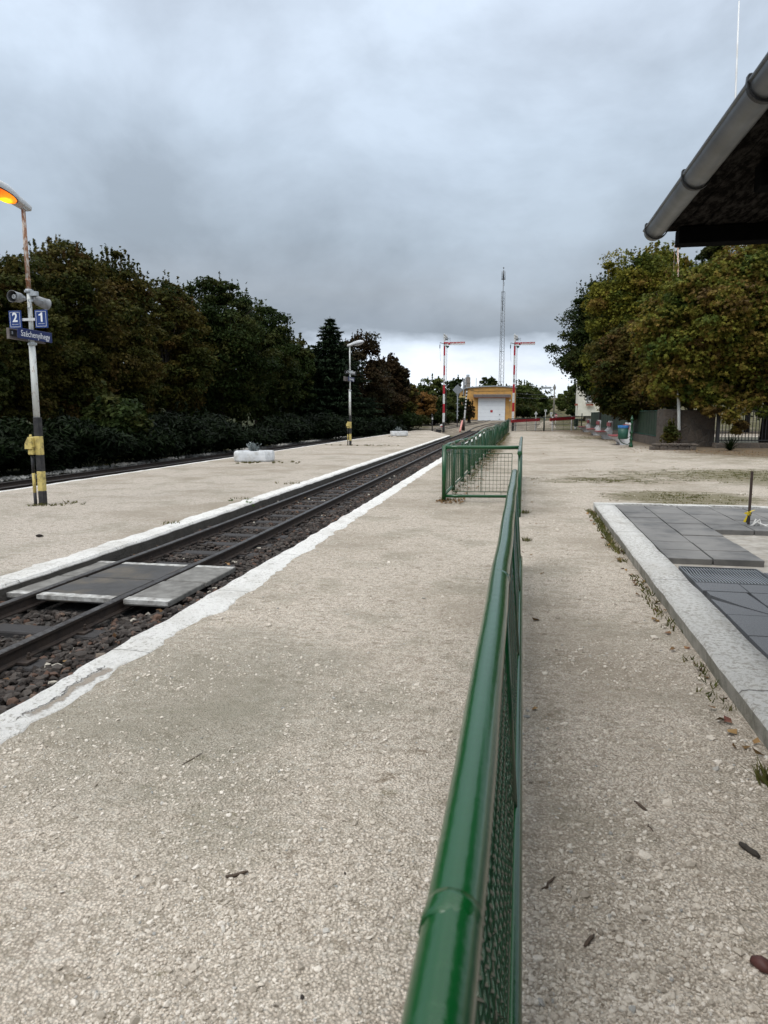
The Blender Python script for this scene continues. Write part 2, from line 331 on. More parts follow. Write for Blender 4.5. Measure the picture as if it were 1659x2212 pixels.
M['bench']=simple('white_bench_concrete',(.76,.77,.78),(.66,.67,.68),4,.8,bump=.3)
def rusty(name,base,amt):
    m,nt,b,_=newmat(name); n=N(nt); p=n.pos(); q=n.scl(p,(1,1,.35))
    f=n.ramp(n.noise(q,22,7,.7),[(.62-amt*.25,0),(.70-amt*.2,1)]); col=n.mix(f,base,n.mix(n.noise(p,60,3),(.20,.085,.04),(.34,.17,.09)))
    nt.links.new(col,b.inputs['Base Color']); b.inputs['Roughness'].default_value=.7; n.bump(f,.4,.004,b); return m
M['pole_white']=rusty('white_pole_paint',(.60,.62,.60),.15); M['pole_rust']=rusty('rust_streaked_pole',(.58,.55,.50),.85)
M['black']=simple('black_paint',(.012,.012,.014),(.02,.02,.022),12,.6,bump=.2,dirt=(.10,.09,.07),dscale=12,damt=.25)
M['yellow']=simple('pale_yellow_paint',(.62,.50,.17),(.50,.40,.13),9,.6,bump=.3,dirt=(.10,.08,.05),dscale=14,damt=.7)
M['grey']=simple('grey_enamel',(.27,.28,.29),(.20,.21,.22),9,.5,bump=.2,dirt=(.12,.11,.10),dscale=9,damt=.6)
M['grey_in']=simple('dark_horn_inside',(.06,.06,.062),(.04,.04,.042),9,.5,bump=.1)
M['shell']=simple('lamp_shell',(.55,.57,.59),(.48,.50,.52),4,.45,bump=.05,dirt=(.33,.33,.32),dscale=4,damt=.4)
M['blue']=simple('blue_enamel',(.008,.04,.20),(.007,.035,.17),3,.4,bump=.03)
M['darkblue']=simple('station_sign_blue',(.012,.025,.115),(.010,.02,.09),3,.4,bump=.03)
M['lettering']=simple('white_lettering',(.80,.82,.84),(.78,.8,.82),3,.5,bump=0)
M['signgrey']=simple('sign_back_grey',(.12,.10,.095),(.16,.14,.13),6,.6,bump=.1)
M['red']=simple('red_paint',(.46,.012,.03),(.38,.01,.024),6,.5,bump=.1,dirt=(.16,.02,.02),dscale=6,damt=.4)
M['redwood']=simple('faded_red_planks',(.26,.045,.05),(.20,.03,.035),10,.6,bump=.3,bscale=30)
M['pinkred']=simple('pink_red_paint',(.70,.30,.26),(.55,.22,.18),10,.6)
M['tealgreen']=simple('teal_enamel',(.010,.075,.048),(.008,.06,.04),4,.5)
M['ochre']=simple('ochre_render',(.60,.33,.095),(.52,.28,.08),2.5,.85,bump=.3,dirt=(.33,.2,.09),dscale=1.3,damt=.6)
M['door']=simple('white_shutter_door',(.80,.83,.86),(.76,.79,.82),2,.5,bump=.05)
M['cream']=simple('cream_render',(.72,.70,.60),(.68,.66,.56),2,.85,bump=.2,dirt=(.5,.46,.36),dscale=1.5,damt=.4)
M['curtain']=simple('curtained_glass',(.20,.21,.20),(.13,.14,.13),5,.2,bump=0)
M['terracotta']=simple('terracotta',(.30,.09,.05),(.24,.07,.04),8,.7)
M['steel']=simple('mast_steel',(.16,.17,.18),(.10,.105,.11),5,.5,metal=.4)
M['galv']=simple('galvanised_grey',(.42,.45,.48),(.33,.36,.38),6,.5,metal=.3)
M['brown']=simple('brown_iron',(.035,.022,.017),(.05,.03,.022),20,.6,bump=.4)
M['bark']=simple('bark',(.045,.036,.028),(.025,.02,.016),9,.9,bump=1,bscale=18,bdist=.04)
M['twig']=simple('dry_twig',(.10,.07,.05),(.06,.042,.03),30,.9,bump=.5)
M['polewood']=simple('grey_pole_wood',(.24,.225,.20),(.17,.16,.14),6,.8,bump=.3)
M['blueliner']=simple('blue_bin_liner',(.04,.20,.50),(.03,.15,.4),8,.4)
M['tapeyellow']=simple('tape_yellow',(.70,.52,.02),(.65,.48,.02),8,.4); M['ropewhite']=simple('dirty_white_rope',(.50,.50,.48),(.38,.37,.35),30,.8,bump=.4)
M['redbrown']=simple('red_brown_plate',(.085,.028,.022),(.06,.02,.016),9,.6)
def stone_wall_mat(name,a,b_,scale=3.,mort=(.27,.25,.22)):
    m,nt,b,_=newmat(name); n=N(nt); p=n.pos(); w=n.n('ShaderNodeVectorMath'); w.operation='ADD'; nn=n.n('ShaderNodeTexNoise'); nn.inputs['Scale'].default_value=3
    n.l(p,nn.inputs['Vector']); sc=n.n('ShaderNodeVectorMath'); sc.operation='SCALE'; sc.inputs['Scale'].default_value=.25; n.l(nn.outputs['Color'],sc.inputs[0]); n.l(p,w.inputs[0]); n.l(sc.outputs[0],w.inputs[1])
    e=n.vor(w.outputs[0],scale,'DISTANCE_TO_EDGE'); v=n.vor(w.outputs[0],scale); c=n.mix(n.sep(v.outputs['Color'])[0],a,b_)
    c=n.mix(n.noise(p,9,6,.7),c,tuple(x*.5 for x in b_)); k=n.ramp(e.outputs['Distance'],[(.02,1),(.06,0)]); col=n.mix(n.math('MULTIPLY',k,.7),c,mort)
    nt.links.new(col,b.inputs['Base Color']); b.inputs['Roughness'].default_value=.9
    n.bump(n.math('ADD',n.ramp(e.outputs['Distance'],[(.0,0),(.12,.6)]),n.math('MULTIPLY',n.noise(p,11,7,.75),2.2)),.9,.06,b); return m
M['rubble']=stone_wall_mat('rubble_stone',(.21,.165,.125),(.12,.098,.08),2.4,(.12,.105,.09)); M['palewall']=stone_wall_mat('pale_rubble_stone',(.42,.38,.31),(.30,.27,.22),4.5,(.18,.16,.13))
M['brick']=stone_wall_mat('pale_chimney_brick',(.45,.40,.34),(.30,.25,.2),6,(.2,.18,.15))
M['verge']=simple('dull_verge',(.055,.055,.035),(.10,.095,.07),1.5,.95,bump=.6)
M['soil']=simple('planter_soil',(.05,.04,.03),(.03,.025,.02),20,.95,bump=.8)
def leaf_mat(name,cols,nscale=.45,trans=.25,sat=1):
    m,nt,b,out=newmat(name); n=N(nt); p=n.pos(); a=n.n('ShaderNodeAttribute'); a.attribute_name='tint'; h=n.n('ShaderNodeAttribute'); h.attribute_name='hue'
    f=n.math('ADD',n.math('MULTIPLY',n.noise(p,nscale,3),.9),n.math('MULTIPLY',h.outputs['Fac'],.42)); f=n.math('SUBTRACT',f,.14)
    k=len(cols)-1; col=n.ramp(f,[(.22+.56*i/k,c) for i,c in enumerate(cols)])
    br=n.math('ADD',.62,n.math('MULTIPLY',a.outputs['Fac'],.85)); x=n.n('ShaderNodeVectorMath'); x.operation='SCALE'; n.l(col,x.inputs[0]); n.l(br,x.inputs['Scale'])
    n.l(x.outputs[0],b.inputs['Base Color']); b.inputs['Roughness'].default_value=.6; b.inputs['Specular IOR Level'].default_value=.07
    t=n.n('ShaderNodeBsdfTranslucent'); n.l(x.outputs[0],t.inputs[0]); mx=n.n('ShaderNodeMixShader'); mx.inputs[0].default_value=trans
    n.l(b.outputs[0],mx.inputs[1]); n.l(t.outputs[0],mx.inputs[2]); n.l(mx.outputs[0],out.inputs[0]); return m
L={}
L['olive']=leaf_mat('olive_autumn_leaves',[(.016,.026,.006),(.036,.042,.009),(.074,.062,.014),(.072,.042,.014)])
L['dark']=leaf_mat('dark_green_leaves',[(.012,.022,.006),(.024,.038,.009),(.050,.050,.013)])
L['brown']=leaf_mat('reddish_brown_leaves',[(.018,.020,.008),(.034,.024,.011),(.048,.030,.014)])
L['conifer']=leaf_mat('conifer_needles',[(.007,.014,.007),(.013,.024,.011),(.024,.038,.017)],trans=.05)
L['gold']=leaf_mat('yellow_green_leaves',[(.036,.054,.009),(.088,.098,.016),(.18,.165,.022),(.13,.083,.020)])
L['maple']=leaf_mat('turning_maple_leaves',[(.026,.047,.010),(.064,.084,.015),(.128,.124,.020),(.15,.10,.024),(.07,.046,.018)],.8)
L['orange']=leaf_mat('orange_shrub_leaves',[(.07,.05,.015),(.14,.075,.02),(.18,.09,.025)])
L['mid']=leaf_mat('mid_green_leaves',[(.035,.055,.015),(.06,.08,.02),(.09,.10,.03)])
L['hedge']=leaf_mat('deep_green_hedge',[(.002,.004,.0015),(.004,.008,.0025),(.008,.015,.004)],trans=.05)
L['silver']=leaf_mat('silver_foliage',[(.14,.165,.17),(.22,.25,.25),(.3,.33,.33)],3)
L['grass']=leaf_mat('grass_blades',[(.06,.075,.02),(.10,.10,.03),(.15,.12,.05)],1.5)
L['litter']=leaf_mat('fallen_leaves',[(.07,.04,.022),(.14,.08,.035),(.25,.16,.07),(.12,.05,.04)],5,.05)
L['fresh']=leaf_mat('fresh_green_leaves',[(.05,.10,.02),(.08,.15,.03)],3)
#@@FOLIAGE
MAPLE=np.array([(0,-.5),(.12,-.12),(.5,-.18),(.3,.08),(.46,.36),(.14,.25),(0,.56),(-.14,.25),(-.46,.36),(-.3,.08),(-.5,-.18),(-.12,-.12)])
DIAM=np.array([(0,-.55),(.34,-.05),(.08,.55),(-.3,.1)])
NEEDLE=np.array([(-.07,-.5),(.07,-.5),(.11,.1),(0,.6),(-.11,.1)])
BLADE=np.array([(-.5,0),(.5,0),(.25,.6),(0,1)])
def leaf_arrays(C,size,tmpl,normal=None,spread=1.,up_axis=None):
    n=len(C); r=RNG
    nv=r.normal(size=(n,3))*spread
    if normal is not None: nv=nv+normal
    nv/=np.linalg.norm(nv,axis=1)[:,None]+1e-9
    if up_axis is None: t=r.normal(size=(n,3))
    else: t=up_axis+r.normal(size=(n,3))*.25
    t-=nv*np.sum(t*nv,axis=1)[:,None]; t/=np.linalg.norm(t,axis=1)[:,None]+1e-9; b=np.cross(nv,t)
    k=len(tmpl); s=(size*(.65+.7*r.random(n)))[:,None,None]
    bend=-(np.abs(tmpl[:,0])**1.5)*.5
    V=C[:,None,:]+s*(tmpl[None,:,0,None]*b[:,None,:]+tmpl[None,:,1,None]*t[:,None,:]+bend[None,:,None]*nv[:,None,:])
    return V.reshape(-1,3),n,k
def leaf_object(name,C,size,tmpl,mat,parent=None,normal=None,hue=None,spread=1.,up_axis=None):
    V,n,k=leaf_arrays(C,size,tmpl,normal,spread,up_axis)
    idx=np.arange(n*k); starts=np.arange(n)*k; tot=np.full(n,k)
    return fastmesh(name,V,idx,starts,tot,mat,parent,{'tint':RNG.random(n),'hue':RNG.random(n) if hue is None else hue})
def crown_pts(rx,ry,z0,z1,nclump,per,cr,shape=1.,floor=None,sprigs=0,hollow=.35):
    """clumps spread through an uneven egg-shaped volume"""
    zc=(z0+z1)/2; rz=(z1-z0)/2; P=[];NRM=[];H=[]; r=RNG; ph=r.random(8)*6.28
    for i in range(nclump):
        d=r.normal(size=3); d/=np.linalg.norm(d); 
        if d[1]>.3 and r.random()<.35: d[1]*=-1
        rad=(hollow+(1-hollow)*r.random()**.45); az=math.atan2(d[1],d[0])
        lump=1+.17*math.sin(3*az+ph[0]+4*d[2])+.12*math.sin(5*az+ph[1]-5*d[2])+.06*math.sin(9*az+ph[3]+9*d[2])
        w=lump*(1-.08*max(0,d[2])*(2-shape)); c=np.array([d[0]*rx*rad*w,d[1]*ry*rad*w,zc+d[2]*rz*rad*(1+.08*math.sin(2*az+ph[2]))])
        R_=cr*(.4+1.1*r.random()**1.6); q=r.normal(size=(per,3)); q/=np.linalg.norm(q,axis=1)[:,None]; q[:,2]=np.where(r.random(per)<.6,np.abs(q[:,2]),q[:,2])
        rr=(.45+.6*r.random(per)**.6)[:,None]; pts=c+q*rr*np.array([R_,R_,R_*.62]); P.append(pts)
        nn=q*.7+np.array([0,0,.7]); NRM.append(nn); H.append(np.clip(r.random()*.8+r.random(per)*.2,0,1))
    for i in range(sprigs):
        az=r.random()*6.28; rr=r.random()**.5*.75; b=np.array([math.cos(az)*rx*rr,math.sin(az)*ry*rr,0]); zs=zc+rz*math.sqrt(max(0,1-rr*rr))*.9; hh=(.5+r.random()*.9)*cr*1.3; k=16
        t=r.random(k); pts=b+np.c_[r.normal(size=k)*.07*cr*(1.2-t),r.normal(size=k)*.07*cr*(1.2-t),zs+t*hh]; P.append(pts); NRM.append(np.tile([0,0,.5],(k,1))); H.append(np.full(k,r.random()))
    P=np.concatenate(P);NRM=np.concatenate(NRM);H=np.concatenate(H)
    if floor is not None: k=P[:,2]>floor; P,NRM,H=P[k],NRM[k],H[k]
    return P,NRM,H
def trunk_mb(h,r0,rx,z0,z1,limbs=7,fork=.35):
    mb=MB(); zf=max(.5,h*fork); tw=[(random.uniform(-.12,.12)*t*1.2,random.uniform(-.12,.12)*t*1.2,t*h*.8) for t in (0,.15,.35,.6,.85,1)]
    tw[0]=(0,0,-.15); mb.tube(tw,[r0*1.35,r0,r0*.85,r0*.6,r0*.35,r0*.12],9)
    for i in range(limbs):
        a=i*2.4+random.random(); s=random.uniform(.3,.75); b=Vector(tw[2]).lerp(Vector(tw[4]),random.random()); e=Vector((math.cos(a)*rx*s,math.sin(a)*rx*s,b.z+(z1-b.z)*random.uniform(.3,.75)))
        mb.tube([b,b.lerp(e,.5)+Vector((0,0,-.1*rx)),e],[r0*.4,r0*.25,r0*.06],6)
    return mb
def tree(u,vtop,D,wpx,label,mat,name='broadleaf_tree',bottom=1.0,nclump=150,per=150,cr=None,leaf=.16,tmpl=DIAM,sprigs=10,group='trees along the far track',cat='tree',r0=.2,ry=None,floor=.05,hollow=.35,shape=1.):
    p=ray(u,D); ztop=zof(p.x,p.y,vtop); rx=wpx*D/F; h=ztop-p.z
    t=thing(name,label,cat,p,random.random()*6.28 if ry is None else YAW,group)
    ry=ry or rx*.95; cr=cr or max(.45,rx*.24)
    P,NRM,H=crown_pts(rx-cr*.55,ry-cr*.4,bottom+cr*.2,h-cr*.45,nclump,per,cr,floor=floor,sprigs=sprigs,hollow=hollow,shape=shape)
    leaf_object('crown',P,leaf,tmpl,mat,t,NRM,H,.8); trunk_mb(h,r0,rx,bottom,h).build('trunk',M['bark'],t)
    return t
def spruce(u,vtop,D,wpx,label,group):
    p=ray(u,D); h=zof(p.x,p.y,vtop)-p.z; r0=wpx*D/F; t=thing('spruce_tree',label,'tree',p,0,group)
    P=[];U=[];Nn=[];H=[]
    nl=int(h/.28)
    for i in range(nl):
        z=.3+(h-.3)*(i/nl)**.95; rr=r0*(1-(z/h))**.85*(.75+.6*random.random())+.10; nb=max(5,int(9+rr*5))
        for j in range(nb):
            a=j*6.283/nb+random.random()*.5+i; L_=rr*random.uniform(.75,1.1); k=int(14+L_*26); tt=RNG.random(k)**.7; d=np.array([math.cos(a),math.sin(a),0]); side=np.array([-d[1],d[0],0])
            w=(1-tt)*.28*L_+.05; s_=RNG.uniform(-1,1,k); pts=d*(tt*L_)[:,None]+side*(s_*w)[:,None]; pts[:,2]=z-.25*L_*tt+.12*L_*tt**3+RNG.normal(size=k)*.03
            P.append(pts); U.append(d*1.+side*(s_*.8)[:,None]+np.array([0,0,-.15])); Nn.append(np.tile([0,0,1.],(k,1))); H.append(np.full(k,random.random()))
    leaf_object('crown',np.concatenate(P),.30*D/60+.06,NEEDLE,L['conifer'],t,np.concatenate(Nn),np.concatenate(H),.5,np.concatenate(U))
    mb=MB(); mb.tube([(0,0,-.1),(0,0,h*.5),(0,0,h+.05)],[.16,.1,.015],7); mb.build('trunk',M['bark'],t); return t
#@@SETTING
def xs(Y): return -.016*max(0,Y-8)+(.0006*(Y-70)**2 if Y>70 else 0)
Xv=sorted(set([-3000,-1200,-500,-250,-120,-80,-50,-35,-25,-20,-16,-14,-13.2,-12.8,-10.45,-10,-8,-5,-4.7,-3,-2.6,-2,0,2,4,6,10,14,20,30,40,60,90,150,300,700,1500,3000]))
Yv=[-60,-30,-10,-4,0,5,10,20,30,40,50,60,66,70,70.5,71.5,72,74,77,80,85,90,95,100,106,112,118,125,132,140,160,180,200,225,250,285,320,400,500,600,900,1500,3000]
mb=MB()
def tz(X,Y):
    lo=-.30 if X>-12.9 else -.10
    o=lo*min(1,max(0,(71.5-Y)/1.0)); n=0
    if abs(X)>16 or Y>105: n=(mnoise.noise(Vector((X*.03,Y*.03,0))))*(1.0 if Y<150 else 1.8)*min(1,(max(abs(X)-16,0)+max(Y-105,0))/60)
    if 3<X<60 and Y>95: n+=min(3,(Y-95)*.02)*min(1,(X-3)/25)
    return zt(Y)+o+n
for Y in Yv:
    mb.add([(X,Y,tz(X,Y)) for X in Xv])
nx=len(Xv)
for j in range(len(Yv)-1):
    for i in range(nx-1): a=j*nx+i; mb.face((a,a+1,a+nx+1,a+nx),0,True)
struct(mb.build('ground',M['terrain']))
def slab(name,xl,xr,Y0,Y1,z,mat,step=2.,zb=-.28):
    mb=MB(); Ys=[]; y=Y0
    while y<Y1-1e-6: Ys.append(y); y+=step
    Ys.append(Y1)
    for y in Ys:
        a,b=xl(y),xr(y); mb.add([(a,y,zb),(a,y,z),(b,y,z),(b,y,zb)])
    for k in range(len(Ys)-1):
        i=4*k
        for j in range(3): mb.face((i+j,i+j+1,i+j+5,i+j+4))
    mb.face((0,1,2,3)); e=4*(len(Ys)-1); mb.face((e+3,e+2,e+1,e))
    return struct(mb.build(name,mat))
slab('gravel_yard',lambda y:-2.60+xs(y)*(1 if y<40 else 1),lambda y:45,-8,71.4,0,M['gravel'])
slab('island_platform',lambda y:-10.40,lambda y:-4.66+xs(y) if y<52 else -5.4-(y-52)*.22,-8,68,0,M['gravel_island'])
# track beds
slab('ballast_bed',lambda y:-4.70+xs(y),lambda y:-2.58+xs(y),-8,73,-.232,M['ballast_bed'],zb=-.33)
slab('ballast_bed_far',lambda y:-13.0,lambda y:-10.35,-8,50,-.235,M['ballast_bed'],zb=-.33).name='far_ballast_bed'
# white painted platform edges
def edge(name,xf,w,Y0,Y1,side,zb=-.22,step=.09,jit=.028,z=.008,mat=None,taper=None):
    mb=MB(); Ys=np.arange(Y0,Y1,step if Y1-Y0<90 else .2)
    for y in Ys:
        e=xf(y)+(mnoise.noise(Vector((y*3.1,side*5,xf(0))))*jit)+(mnoise.noise(Vector((y*11,side*7,1)))*jit*.5)
        ww=w(y)+(mnoise.noise(Vector((y*2.3,side*9,4)))*jit*1.8)+(mnoise.noise(Vector((y*9,side*3,8)))*jit*1.3)+(mnoise.noise(Vector((y*23,side*3,2)))*jit)
        zz=z+mnoise.noise(Vector((y*2,3,side)))*.006
        q=[(e-side*.035,zb),(e,zz-.03),(e+side*.025,zz),(e+side*ww*.5,zz+.003),(e+side*ww,zz-.004),(e+side*(ww+.02),-.01)]
        mb.add([(a,y,b) for a,b in q])
    for k in range(len(Ys)-1):
        i=6*k
        for j in range(5): mb.face((i+j,i+j+1,i+j+7,i+j+6),0,False)
    mb.face(range(6)); mb.face([6*(len(Ys)-1)+j for j in range(5,-1,-1)])
    return struct(mb.build(name,mat or M['edge']))
edge('platform_edge',lambda y:-2.655+xs(y),lambda y:.26+ (.06 if y>5 and y<6.6 else 0),-2,62,1)
edge('island_edge',lambda y:-4.62+xs(y),lambda y:.33-min(.12,y*.004),-2,52,-1)
edge('island_far_edge',lambda y:-10.42,lambda y:.12,-2,58,1,zb=-.20)
# ------------------------------------------------------------------ tracks
RAIL=[(-.045,0),(.045,0),(.045,.012),(.012,.022),(.010,.085),(.027,.092),(.029,.115),(.022,.122),(-.022,.122),(-.029,.115),(-.027,.092),(-.010,.085),(-.012,.022),(-.045,.012)]
def track(name,label,center,gauge,zf,sleepers,slz,near=0,rest=0,cat='railway track',bolts=True,group='railway tracks'):
    t=thing(name,label,cat,Vector(center[0]),0,group)
    # left & right rail
    for s in (-1,1):
        path=[]
        for k,p in enumerate(center):
            d=Vector(center[min(k+1,len(center)-1)])-Vector(center[max(k-1,0)]); d.z=0; d.normalize(); a=Vector((d.y,-d.x,0)); q=Vector(p)+a*s*gauge/2; path.append((q.x,q.y,zf(q.y)-.122))
        mb=MB(); n=len(RAIL); mb.sweep(RAIL,path); mb.m=[1 if (i%n) in (6,7,8) else 0 for i in range(len(mb.f))]
        mb.build('rail',[M['railrust'],M['railsteel']],t,True)
    S=sleepers
    def one(mb,x,y,ang):
        z1=slz(y); Mx=Matrix.Translation((x,y,0))@Matrix.Rotation(ang,4,'Z'); L_=.72+random.uniform(-.04,.05); zz=z1+random.uniform(-.012,.004)
        mb.box(-L_,L_,-.10,.10,zz-.10,zz,0,Mx,bev=.012)
        if y<14 and bolts:
            for s in (-1,1):
                for o in (-.085,.085):
                    xx=s*gauge/2+o; mb.box(xx-.045,xx+.045,-.06,.06,z1,z1+.016,1,Mx); mb.lathe([(.017,z1+.016),(.017,z1+.04),(.010,z1+.042),(.010,z1+.062)],6,1,Mx@Matrix.Translation((xx,0.02,0)),sm=False)
    for k,(x,y,a) in enumerate(S[:near]):
        mb=MB(); one(mb,x,y,a); mb.build('sleeper',[M['sleeper'],M['railrust']],t,True)
    if len(S)>near:
        mb=MB(); [one(mb,*q) for q in S[near:]]; o=mb.build('sleeper',[M['sleeper'],M['railrust']],t,True); o['kind']='stuff'
    return t
def polycenter(pts,step):
    out=[]; pts=[Vector(p) for p in pts]
    def cr(p0,p1,p2,p3,t): return .5*((2*p1)+(p2-p0)*t+(2*p0-5*p1+4*p2-p3)*t*t+(3*p1-p0-3*p2+p3)*t**3)
    P=[pts[0]]+pts+[pts[-1]]
    for i in range(1,len(P)-2):
        n=max(1,int((P[i+1]-P[i]).length/step))
        for k in range(n): out.append(cr(P[i-1],P[i],P[i+1],P[i+2],k/n))
    out.append(pts[-1]); return out
c1=[(-3.92+xs(y),y,0) for y in np.arange(-2,70,2.)]
m1=at(1226,898.6,125); m2=at(1204,894,140); m3=at(1179,878,250); m4=at(1170,872,330)
c1b=polycenter([(-4.9,70,0),(-4.2,84,0),(0.2,104,0),(m1.x-1,m1.y-2,0),(m2.x,m2.y,0),(m3.x,m3.y,0),(m4.x,m4.y,0)],3)
zrail=lambda y: -.06+ (zt(y)+.14)*min(1,max(0,(y-66)/8)) if y<100 else zt(y)+.10
sl=[(-3.92+xs(y)+random.uniform(-.02,.02),y+random.uniform(-.04,.04),random.uniform(-.02,.02)) for y in np.arange(.2,72,.66) if not (5.3<y<6.95)]
sl.sort(key=lambda q:q[1])
sl2=[(p.x,p.y,0) for p in polycenter([tuple(p) for p in c1b],.75) if p.y>72 and p.y<150]
track('railway_track','dark narrow gauge track running between the two white edged platforms',c1+[tuple(p) for p in c1b if p.y>70],.88,zrail,sl+sl2,lambda y:zrail(y)-.122,near=98)
c2=polycenter([(-11.8,-2,0),(-11.8,30,0),(-11.6,45,0),(-10.6,58,0),(-9.0,69,0),(-7.4,81,0),(-5.8,92,0),tuple(at(1056,905,99.6))],2)
sl=[(p.x,p.y,0) for p in polycenter([tuple(p) for p in c2],.7) if p.y>9]
track('railway_track','second dark track beyond the gravel island beside the hedge',[tuple(p) for p in c2],.88,lambda y:zrail(y)-.01,sl,lambda y:zrail(y)-.15,near=95,bolts=False)
# crossing slabs of concrete
CG='concrete slabs of the foot crossing'
def cslab(x0,x1,y0,y1,z1,lab,mt,near_end,top_end,skew=0):
    mb=MB(); cx,cy=(x0+x1)/2,(y0+y1)/2; Mx=Matrix.Rotation(skew,4,'Z'); hx,hy=(x1-x0)/2,(y1-y0)/2
    mb.box(-hx,hx,-hy,hy,-.052,0,0,Mx,bev=.008)
    if near_end: mb.box(-hx+.004,hx-.004,-hy-.003,-hy+.10,-.035,.003,1,Mx)
    if top_end: mb.box(-hx+.004,hx-.004,hy-.09,hy-.006,-.02,.003,1,Mx)
    o=mb.build('crossing_slab',[mt,M['slabpaint']]); o.location=(cx,cy,z1); tag(o,lab,'concrete slab',CG)
for x0,x1,nm,mt,dz in ((-4.612,-4.40,'narrow grey','concrete',0),(-4.30,-3.545,'blackened','darkslab',-.002),(-3.435,-3.0,'light grey','concrete',0)):
    wh={'narrow grey':'between the island platform edge and the far rail','blackened':'between the two rails','light grey':'between the near rail and the near ballast strip'}[nm]
    cslab(x0,x1,5.45,6.17,-.070+dz,f'{nm} crossing slab {wh}, the closer of its pair, with white painted front end',M[mt],True,False,random.uniform(-.004,.004))
    cslab(x0,x1,6.215,6.92,-.075+dz,f'{nm} crossing slab {wh}, the farther of its pair, with white worn far end',M[mt],False,True,random.uniform(-.004,.004))
# ------------------------------------------------------------------ stones
def ico():
    t=(1+5**.5)/2; v=np.array([(-1,t,0),(1,t,0),(-1,-t,0),(1,-t,0),(0,-1,t),(0,1,t),(0,-1,-t),(0,1,-t),(t,0,-1),(t,0,1),(-t,0,-1),(-t,0,1)],float); v/=np.linalg.norm(v[0])
    f=np.array([(0,11,5),(0,5,1),(0,1,7),(0,7,10),(0,10,11),(1,5,9),(5,11,4),(11,10,2),(10,7,6),(7,1,8),(3,9,4),(3,4,2),(3,2,6),(3,6,8),(3,8,9),(4,9,5),(2,4,11),(6,2,10),(8,6,7),(9,8,1)]); return v,f
IV,IF=ico()
def rocks(name,C,size,mat,flat=.65,tint=None,jit=.34):
    n=len(C); r=RNG; V=IV[None]*(1+r.uniform(-jit,jit,(n,12,1))); V=V*np.stack([r.uniform(.7,1.35,n),r.uniform(.7,1.2,n),r.uniform(.45,.95,n)*flat/.65],1)[:,None,:]*size[:,None,None]
    a=r.random(n)*6.283; t=r.normal(size=n)*.35; c,s=np.cos(a),np.sin(a); ct,st=np.cos(t),np.sin(t)
    x,y,z=V[...,0],V[...,1],V[...,2]; y2=y*ct[:,None]-z*st[:,None]; z2=y*st[:,None]+z*ct[:,None]; V=np.stack([x*c[:,None]-y2*s[:,None],x*s[:,None]+y2*c[:,None],z2],-1)+C[:,None,:]
    Fx=(IF[None]+(np.arange(n)*12)[:,None,None]).reshape(-1); m=n*20
    tn=np.repeat(r.random(n) if tint is None else tint,20)
    return fastmesh(name,V.reshape(-1,3),Fx,np.arange(m)*3,np.full(m,3),mat,None,{'tint':tn})
def scatter_view(n,Dmin,Dmax,umin,umax,p=1.0):
    """ground positions spread evenly over what can be seen between two distances"""
    D=1/(1/Dmax+(1/Dmin-1/Dmax)*RNG.random(n)**p); u=RNG.uniform(umin,umax,n); x=(u-829.5)/F*D; c,s=math.cos(YAW),math.sin(YAW); return x*c-D*s, x*s+D*c, D
# loose pebbles in the yard
X,Y,D=scatter_view(90000,1.25,14,-120,1780)
k=(X>-2.36)&((X<1.13)|(Y>11.9)); X,Y,D=X[k],Y[k],D[k]
cl=np.array([mnoise.noise(Vector((x*1.7,y*1.7,0)))+.5*mnoise.noise(Vector((x*6,y*6,3))) for x,y in zip(X,Y)])
k=(cl+RNG.normal(size=len(cl))*.28)>-.02; X,Y,D=X[k],Y[k],D[k]
S=np.exp(RNG.normal(size=len(X))*.42)*.0029*(1+.10*np.minimum(D,9)); big=RNG.random(len(X))<.008; S=np.where(big,S*2.1,S); S=np.where((X>.05)&(RNG.random(len(X))<.3),S*1.45,S)
tag(rocks('loose_gravel',np.c_[X,Y,S*.18],S,M['pebble']),'loose cream limestone gravel scattered over the yard','gravel',kind='stuff')
print('pebbles',len(X))
# kicked up pebbles on the island platform near side
# ballast stones
def ballast(n,y0,y1,smin,smax,x0,x1,zb,shift=True,p=1.):
    Y=y0+(y1-y0)*RNG.random(n)**p; X=RNG.uniform(x0,x1,n)
    if shift: X=X+np.array([xs(y) for y in Y])
    xr=X-(np.array([xs(y) for y in Y]) if shift else 0); S=RNG.uniform(smin,smax,n)
    return X,Y,xr,S
X,Y,xr,S=ballast(21000,1.5,22,.013,.038,-4.62,-2.64,0,p=1.25)
k=(np.abs(xr+3.48)>.055)&(np.abs(xr+4.36)>.055)&~((Y>5.42)&(Y<6.95)&(xr<-2.97)); 
slY=np.array([abs(((y-.2+.33)%.66)-.33) for y in Y]); k&=~((slY<.10)&(xr>-4.55)&(xr<-3.25)&(RNG.random(len(Y))<.965)); X,Y,S,xr=X[k],Y[k],S[k],xr[k]
Z=-.228+S*.1+RNG.random(len(S))*.035+np.where(xr>-3.3,np.minimum((xr+3.3)*.22,.08),0)+np.where(xr<-4.42,(-4.42-xr)*.3,0)
tn=RNG.random(len(S))*.97; tn=np.where(RNG.random(len(S))<.012,1,tn)
A=[(X,Y,Z,S,tn)]
X,Y,xr,S=ballast(11000,22,72,.04,.07,-4.62,-2.66,0,p=1.3); k=(np.abs(xr+3.48)>.07)&(np.abs(xr+4.36)>.07); A.append((X[k],Y[k],np.full(k.sum(),-.19),S[k],RNG.random(k.sum())*.98))
X,Y,xr,S=ballast(5000,12,60,.03,.055,-12.9,-10.5,0,False,p=1.2); k=(np.abs(X+12.24)>.07)&(np.abs(X+11.36)>.07); A.append((X[k],Y[k],np.full(k.sum(),-.21),S[k],RNG.random(k.sum())*.9))
X,Y,Z,S,tn=[np.concatenate([a[i] for a in A]) for i in range(5)]
